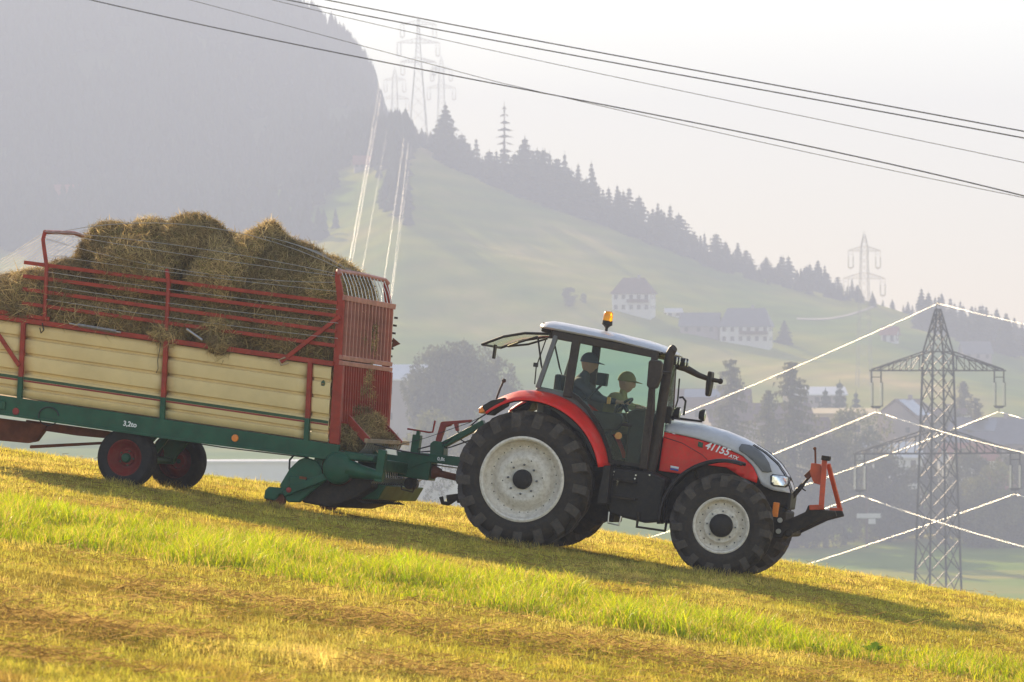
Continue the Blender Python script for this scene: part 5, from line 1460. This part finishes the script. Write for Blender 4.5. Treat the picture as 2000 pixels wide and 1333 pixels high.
vh('village_house', 'broad house with low dark roof between the two larches', 1478, 790, 720, 16, 9, 6, 2.6, M['plaster2'], M['rooft'], 8, cols=5)
vh('village_house', 'mauve roofed house just right of the far mirror', 1385, 762, 760, 13, 9, 6, 2.6, M['plaster2'], M['rooft'], -6, cols=4, panel=(-4,2,.5,.95))
vh('village_hall', 'long low building with ochre roof edge left of the gabled village house', 1632, 800, 735, 12.5, 9, 5.2, .7, M['plaster3'], M['plaster3'], 0, floors=1, cols=6, chim=False, cat='building')
vh('village_house', 'pale low house behind the larches with a light sheet roof', 1590, 758, 810, 10, 8, 4.0, 1.2, M['plaster2'], M['roofw'], 4, cols=5, chim=False)
vh('village_house', 'mauve house with white roof edge behind the wagon front', 778, 715, 690, 11, 9, 7.5, 2.0, M['plaster2'], M['roofw'], 28, cols=3, chim=False)
vh('village_house', 'pale house low behind the tractor hitch', 790, 858, 640, 9, 8, 5, 1.8, M['plaster'], M['rooft'], 12, cols=3)
vh('industrial_hall', 'long pale hall with white roof edge seen under the wagon', 520, 901, 590, 26, 7, 9, .10, M['plaster'], M['roofw'], 3, floors=2, cols=0, chim=False, cat='hall')
vh('industrial_hall', 'pale hall seen under the drawbar between wagon and tractor', 850, 893, 600, 13, 7, 9, .12, M['plaster'], M['roofw'], -8, floors=2, cols=0, chim=False, cat='hall')

vh('village_house', 'ochre walled house with brown roof left of the ochre hall', 1560, 818, 700, 9, 8, 5.5, 2.6, M['plaster3'], M['rooft'], 20, cols=3)
vh('village_house', 'white house with brown roof behind the right insulators', 1838, 800, 760, 9, 8, 5.2, 2.6, M['plaster'], M['rooft'], -30, cols=3)
vh('village_house', 'small white house with red roof between the pylon and the grey roof', 1890, 868, 690, 7, 7, 4.6, 2.2, M['plaster'], M['roofr'], 15, cols=2)
vh('village_house', 'white house low at the right of the utility pole', 1738, 866, 690, 8, 7, 4.5, 2.0, M['plaster'], M['roofw'], 10, cols=3)
# pale farm track along the slope
A, B = [], []
for q in np.linspace(0, 1, 16):
    px, py = 1556 + 150*q, 622 - 24*q + 10*math.sin(q*3.1)
    A.append(Vector(hit(px, py)) + Vector((0,0,.15))); B.append(Vector(hit(px, py+3.5)) + Vector((0,0,.15)))
M['track'] = groundm('pale gravel', [(.3,(.38,.34,.28)),(.7,(.52,.48,.40))], .2)
tag(solidify(MB().strip(A, B).build('farm_track', M['track'], None), .12, -1), kind='structure')

# utility pole in the meadow
ud = 640.; uz = float(land_z(1693, ud)); ux = (1693-1000)/F*ud
UP = empty('utility_pole', Matrix.Translation((ux*KM, ud*KM, uz*KM)) @ KS); tag(UP, 'wooden utility pole with two insulators and a pale board in the meadow', 'pole')
MB().tube([(0,0,0),(0,0,11.3)], [.19,.14], 8).build('pole', M['timber'], UP)
MB().beam((-.3,0,10.9),(1.0,0,10.9),.10,.10).build('crossarm', M['timber'], UP)
for x in (-.25, .9): MB().lathe([(.05,10.95),(.16,11.1),(.16,11.4),(.05,11.5)], 8, 'z', (x,0,0)).build('insulator', M['insul'], UP)
MB().box((-1.4,-.25,4.1),(1.9,-.15,4.75)).build('board', M['plaster'], UP)
MB().box((.2,-.24,3.3),(1.2,-.16,4.0)).build('meter_box', M['plaster'], UP)

# ================================================================ trees
def card_tree_mesh(V, C, name, k=3):
    V = np.array(V); me = np_mesh(name, V, np.arange(len(V)).reshape(-1, k), k); color_attr(me, np.array(C)); return me
def conifer_mesh(h, r, layers, br, col, seed, lay=2, droop=.35, gap=0.):
    """spiky tiers of needle boughs"""
    R = random.Random(seed); V, C = [], []
    for i in range(layers):
        t = (i+.3)/layers; z0 = h*(.06+.94*t); rr = r*(1-t)**.85*R.uniform(.8,1.15)+r*.03
        for k in range(br):
            if R.random() < gap: continue
            a = 2*math.pi*(k+R.random()*.8)/br; l = rr*R.uniform(.65,1.15); w = l*R.uniform(.30,.5)+.05*r
            ca, sa = math.cos(a), math.sin(a); zb = z0+h*.025; ze = z0-l*droop*R.uniform(.6,1.4)
            p0 = (0,0,zb); pm_ = (ca*l*.55, sa*l*.55, (zb+ze)/2+.03*h/layers); pe = (ca*l, sa*l, ze)
            s1 = (ca*l*.5-sa*w, sa*l*.5+ca*w, (zb+ze)/2-h*.012); s2 = (ca*l*.5+sa*w, sa*l*.5-ca*w, (zb+ze)/2-h*.012)
            V += [p0, s1, pe, p0, pe, s2]
            f = R.uniform(.65, 1.25); c = [x*f for x in col]; C += [c]*6
            if lay > 1:   # hanging sprays
                for q in (.45, .8):
                    m_ = (ca*l*q, sa*l*q, zb+(ze-zb)*q); dz = h*.035*R.uniform(.6,1.4)
                    V += [(m_[0]-sa*w*.5, m_[1]+ca*w*.5, m_[2]), (m_[0]+sa*w*.5, m_[1]-ca*w*.5, m_[2]), (m_[0], m_[1], m_[2]-dz*1.6)]; C += [c]*3
    V += [(-.04*r,0,h*.9),(.04*r,0,h*.9),(0,0,h*1.04)]; C += [col]*3
    return card_tree_mesh(V, C, 'crown')
def tree_thing(name, label, crown, trunk, pos, sc, rot, group, cat='tree', mats=None):
    P = empty(name, Matrix.Translation(pos) @ Matrix.Rotation(rot, 4, 'Z') @ Matrix.Diagonal((sc[0], sc[1], sc[2], 1)))
    tag(P, label, cat, group)
    link_mesh('crown', crown, M['leaf'], P); link_mesh('trunk', trunk, M['bark'], P)
    return P
trunk1 = MB().tube([(0,0,-.1),(0,0,.35),(0,0,.95)], [.022,.016,.004], 6).mesh('trunk')   # unit height
fir_c = [conifer_mesh(1.0, .27+.04*(i%3), 12+i % 3, 11, (.030+.006*(i%2),.052,.026), 100+i, 2) for i in range(5)]
# wood along the ridge: bases on the crest line, tops as on the skyline
SKX = [838,872,905,930,960,1000,1030,1062,1100,1128,1155,1180,1212,1240,1270,1312,1350,1400,1440,1470,1500,1545,1590,1625,1660,1700]
SKY_ = [262,205,262,268,285,275,262,268,290,320,315,352,350,368,382,400,432,452,472,492,498,500,500,530,545,562]
ridge = []
rr_ = random.Random(5)
for px in np.arange(846, 1712, 8.2):
    for row in range(2):
        x = px + rr_.uniform(-6, 6); top = np.interp(x, SKX, SKY_) + (rr_.uniform(-4, 34) if row == 0 else rr_.uniform(20, 60))
        if rr_.random() < .12: continue
        ridge.append((x, top, row))
spec = {'big': (872, 200)}
def ridge_tree(px, top, d, wf, label, mesh_i, group='conifers along the ridge', name='fir_tree'):
    z0 = float(land_z(px, d)); H = max(4., (HOR-top)/F*d - z0)
    tree_thing(name, label, fir_c[mesh_i % 5], trunk1, Vector(((px-1000)/F*d, d, z0-.3))*KM, (H*wf*KM, H*wf*KM, H*KM), rr_.uniform(0, 6.28), group)
for i, (px, top, row) in enumerate(ridge):
    ridge_tree(px, top, (1262 + rr_.uniform(0, 45)) if row == 0 else (1246 - rr_.uniform(0, 8)), rr_.choice((.8,1.0,1.2,1.6,2.0,2.4)), 'blue grey fir in the hazy wood along the sloping ridge', i)
ridge_tree(870, 200, 1252., 1.5, 'tall broad dark fir at the head of the ridge, beside the faint pylons', 1, name='fir_tree')
ridge_tree(1155, 313, 1255., .9, 'slender fir standing higher than its neighbours midway along the ridge', 3)
pine_c = conifer_mesh(1.0, .26, 12, 6, (.06,.06,.035), 300, 1, .12, .35)
tree_thing('pine_tree', 'thin open crowned pine rising above the ridge wood right of the pylons', pine_c, trunk1, Vector(((985-1000)/F*1265, 1265, float(land_z(985,1262))-1))*KM, (24*KM,24*KM,((HOR-203)/F*1265-float(land_z(985,1262))+1)*KM), 0, 'conifers along the ridge')
# lower ridge at the right
for i, px in enumerate(np.arange(1728, 2040, 11.0)):
    x = px + rr_.uniform(-5, 5); top = np.interp(x, [1720,1760,1800,1860,1905,1950,2000,2050],[592,588,585,588,600,622,645,665]) + rr_.uniform(-8, 22)
    ridge_tree(x, top, 1258 + rr_.uniform(0, 40), rr_.uniform(.9, 1.5), 'pale blue fir on the low ridge behind the dark pylon', i, 'firs on the low ridge')
for i in range(46):
    x = rr_.uniform(1790, 2040); d = rr_.uniform(1150, 1240); 
    z0 = float(land_z(x, d)); H = rr_.uniform(7, 11)
    tree_thing('fir_tree', 'blue grey fir in the wood below the low ridge at the right', fir_c[i % 5], trunk1, Vector(((x-1000)/F*d, d, z0-.2))*KM, (H*1.2*KM, H*1.2*KM, H*KM), rr_.uniform(0,6), 'firs below the low ridge')
# lone trees on the slope
for px, py, h_, lb in ((1532,672,4.2,'small dark tree just right of the large farmhouse'),):
    p = hp(px, py)
    tree_thing('fir_tree', lb, fir_c[2], trunk1, p, (h_*2*KM, h_*2*KM, h_*1.3*KM), 1., 'trees by the farmhouses')

# the mountain forest: one mass of firs
def mass_forest(name, px, d, zf, hmin, hmax, col, label, rk0=.26):
    n = len(px); ns = 6; x = (px-1000)/F*d; z = zf(px, d); h = RNG.uniform(hmin, hmax, n); r = h*RNG.uniform(rk0,rk0*1.45,n)
    V, Fc, C = [], [], []
    off = 0
    for t0, t1, rk in ((.05,.55,1.),(.35,.80,.72),(.62,1.05,.42)):
        a = np.linspace(0, 2*np.pi, ns, endpoint=False)[None,:] + RNG.uniform(0,6.28,n)[:,None]
        rr = r[:,None]*rk*RNG.uniform(.6,1.25,(n,ns))
        ring = np.stack([x[:,None]+rr*np.cos(a), d[:,None]+rr*np.sin(a), (z+h*t0)[:,None]+h[:,None]*RNG.uniform(-.06,.04,(n,ns))], -1)
        apex = np.stack([x, d, z+h*t1], -1)[:,None,:]
        V.append(np.concatenate([ring, apex], 1).reshape(-1,3)); b = off + np.arange(n)*(ns+1)
        for k in range(ns): Fc.append(np.stack([b+k, b+(k+1)%ns, b+ns], -1))
        f = RNG.uniform(.6,1.3,n); C.append(np.repeat(np.array(col)[None,:]*f[:,None], ns+1, axis=0)); off += n*(ns+1)
    me = np_mesh(name, np.concatenate(V)*KM, np.concatenate(Fc), 3); color_attr(me, np.concatenate(C))
    tag(link_mesh(name, me, M['leaf']), label, 'forest', kind='stuff')
n_ = 17000
px = RNG.uniform(-1000, 860, n_); d = 1270 + 290*RNG.uniform(0,1,n_)
clear = fbm(px*.012, d*.02, 71); kp = clear + RNG.uniform(-.05,.05,n_) > .41
px, d = px[kp], d[kp]
# the wood thins out down the slope
px2 = RNG.uniform(-300, 800, 5200); d2 = 1262 - 190*RNG.uniform(0,1,5200)**1.6
k2 = fbm(px2*.010, d2*.022, 77) + RNG.uniform(-.1,.1,5200) > .40 + .28*(1262-d2)/190
px2, d2 = px2[k2], d2[k2]

mass_forest('forest', px, d, mount_z, 6, 11, (.032,.050,.030), 'dense fir forest covering the steep mountain at the left')
ex = RNG.uniform(330, 800, 900)
mass_forest('lower_wood', px2, d2, land_z, 5, 9, (.032,.050,.030), 'scattered firs thinning out on the slope below the mountain forest')
mass_forest('crest_firs', ex, 1548+RNG.uniform(0,16,900), mount_z, 8, 15, (.032,.050,.030), 'ragged row of firs along the steep crest of the mountain', .17)

# village larches and broadleaf trees
def larch_mesh(seed, h=1.0, r=.17):
    R = random.Random(seed); V, C = [], []; col = (.12,.115,.050)
    for i in range(46):
        t = (i+.5)/46; z0 = h*(.12+.88*t); rr = r*((1-t)**.75)*R.uniform(.55,1.3)+.012
        for k in range(R.randint(3,5)):
            a = R.uniform(0,6.28); ca, sa = math.cos(a), math.sin(a); l = rr*R.uniform(.5,1.1); dr = R.uniform(.1,.55)
            V += [(0,0,z0+.004),(0,0,z0-.004),(ca*l,sa*l,z0-l*dr)]; C += [(.07,.055,.04)]*3
            for q in range(int(8+26*l/r)):
                s = R.uniform(.2,1.0); px_, py_, pz_ = ca*l*s, sa*l*s, z0-l*dr*s; L1 = R.uniform(.012,.032); w = R.uniform(.003,.007); b2 = R.uniform(0,6.28)
                jx, jy = R.uniform(-.012,.012), R.uniform(-.012,.012); px_ += jx; py_ += jy
                f = R.uniform(.6,1.4); V += [(px_-w*math.cos(b2),py_-w*math.sin(b2),pz_),(px_+w*math.cos(b2),py_+w*math.sin(b2),pz_),(px_+R.uniform(-.006,.006),py_,pz_-L1)]; C += [(col[0]*f,col[1]*f,col[2]*f)]*3
    return card_tree_mesh(V, C, 'crown')
def broad_mesh(seed, col=(.085,.095,.035), h=1.0, r=.36, n=11000):
    R = np.random.default_rng(seed); V, C = [], []
    cl = []
    for i in range(46):
        a = R.uniform(0,6.28); e = R.uniform(-1.0,1.0); rad = r*R.uniform(.35,.95)*np.sqrt(max(.12,1-(e*.9)**2)); cl.append((rad*np.cos(a), rad*np.sin(a), h*(.50+.42*e), r*R.uniform(.22,.38)))
    cl = np.array(cl); ix = R.integers(0, len(cl), n); d = R.normal(0,1,(n,3)); d /= np.linalg.norm(d,axis=1)[:,None]
    p = cl[ix,:3] + d*(cl[ix,3]*R.uniform(.55,1.1,n)**.5)[:,None]*np.array((1,1,.8))
    t = R.normal(0,1,(n,3)); t /= np.linalg.norm(t,axis=1)[:,None]; s = np.cross(t, R.normal(0,1,(n,3))); s /= np.linalg.norm(s,axis=1)[:,None]
    L = R.uniform(.010,.022,n)[:,None]
    V = np.stack([p-s*L*.6, p+s*L*.6, p+t*L*1.4], 1).reshape(-1,3); f = R.uniform(.55,1.4,n)
    return card_tree_mesh(V, np.repeat(np.array(col)[None,:]*f[:,None],3,axis=0), 'crown')
larch = [larch_mesh(1), larch_mesh(2, r=.20), larch_mesh(3, r=.15)]
broad = [broad_mesh(11, (.10,.105,.042)), broad_mesh(12, (.09,.092,.045)), broad_mesh(13, (.16,.16,.05), n=9500)]  # first two leaf tones lightened, a little haze put into the colour
b = MB(); b.tube([(0,0,-.05),(0,0,.3),(.02,0,.6),(0,.02,.8)], [.03,.024,.014,.006], 7)
for k in range(7):
    a = k*2.4; z0 = .28+.06*k; b.tube([(0,0,z0),(.12*math.cos(a),.12*math.sin(a),z0+.12),(.24*math.cos(a),.24*math.sin(a),z0+.17)], [.013,.008,.003], 5)
trunk2 = b.mesh('trunk')
def vt(kind, i, px, top, d, wf, label, group='village trees'):
    z0 = float(land_z(px, d)); H = (HOR-top)/F*d - z0
    wf = wf*1.85 if kind == 'l' else wf*1.15
    cr = larch[i] if kind == 'l' else broad[i] if kind == 'b' else fir_c[i]
    tree_thing({'l':'larch_tree','b':'broadleaf_tree','f':'fir_tree'}[kind], label, cr, trunk1 if kind != 'b' else trunk2, Vector(((px-1000)/F*d, d, z0-.1))*KM, (H*wf*KM, H*wf*KM, H*KM), px*.37, group)
vt('l',1,1428,698,650,.85,'drooping larch left of the two, just right of the far mirror')
vt('l',0,1546,703,640,1.05,'tall drooping larch with bare bent top, above the red coupling frame')
vt('l',2,1500,758,630,.9,'shorter larch close against the tall larch')
vt('f',0,1640,742,780,1.2,'dense hazy fir left of the pylon behind the ochre roof')
vt('f',2,1612,758,785,1.0,'narrow hazy fir at the left of the fir group behind the ochre roof')
vt('f',3,1672,762,782,1.1,'hazy fir right of the fir group behind the ochre roof')
vt('b',2,1672,795,655,.75,'yellow green rounded tree in front of the gabled village house')
vt('b',1,1612,845,640,.8,'grey green rounded tree right of the tractor nose')
vt('b',0,1735,880,650,.8,'bushy tree left of the pylon foot')
vt('b',1,1800,905,655,.85,'dark bushy tree behind the lower part of the pylon')
vt('b',0,1885,872,650,.85,'bushy tree right of the pylon under the lower crossarm')
vt('b',2,1940,900,640,.8,'pale green tree at the right below the grey roof')
vt('b',1,1990,880,650,.8,'grey tree at the right edge of the picture')
vt('l',2,1882,742,760,1.1,'slim larch behind the right insulators of the upper crossarm')
vt('b',0,1850,790,740,.7,'round tree behind the pylon at roof height')
vt('l',1,1905,775,700,1.0,'loose larch left of the grey roofed house')
vt('b',0,1575,930,640,.9,'low dark tree behind the tractor nose')
vt('b',1,1650,940,645,.9,'low dark tree left of the utility pole')
vt('b',0,1720,950,650,.95,'low dark tree right of the utility pole')
vt('b',2,1760,935,655,.8,'low green tree left of the pylon legs')
vt('b',1,1850,945,645,.95,'low dark tree just right of the pylon legs')
vt('b',0,1915,950,640,.95,'low dark tree below the red roofed house')
vt('b',1,1978,955,640,.95,'low dark tree at the lower right edge')
vt('b',1,890,662,655,.62,'big grey rounded tree behind the wagon hitch')
vt('b',0,945,690,650,.6,'rounded tree joined to the right of the big grey tree')
vt('b',0,985,735,650,.6,'lower rounded tree above the rear mudguard')
vt('b',1,835,715,660,.55,'loose tree left of the big grey tree')
vt('b',2,860,800,600,.6,'pale yellow green bush behind the red hose holder')
vt('b',2,820,835,600,.6,'pale green bush low behind the jack post')
d_ = hit(1125, 602)[1]/KM
vt('b',1,1112,560,d_,1.0,'rounded hazy tree left of the white farmhouse')
vt('b',0,1140,572,d_+8,1.0,'smaller round tree between its taller neighbour and the white farmhouse')
vt('b',1,1010,800,630,.7,'bush hidden low behind the rear wheel')

# ================================================================ haze
HZ = MB().box((-1350,-160,-40.5),(1350,4800,294)).build('haze', None)
hm_ = bpy.data.materials.new('haze'); N, L = nodes_of(hm_)
N.remove(N['Principled BSDF'])
pv = N.new('ShaderNodeVolumePrincipled')
pv.inputs['Color'].default_value = (.69,.785,1.0,1)
pv.inputs['Density'].default_value = HAZE_DENSITY
pv.inputs['Anisotropy'].default_value = -.05
L.new(pv.outputs[0], N['Material Output'].inputs['Volume'])
hm_.cycles.homogeneous_volume = True
HZ.data.materials.append(hm_)
tag(HZ, 'pale sunlit haze filling the valley', 'haze', kind='stuff')
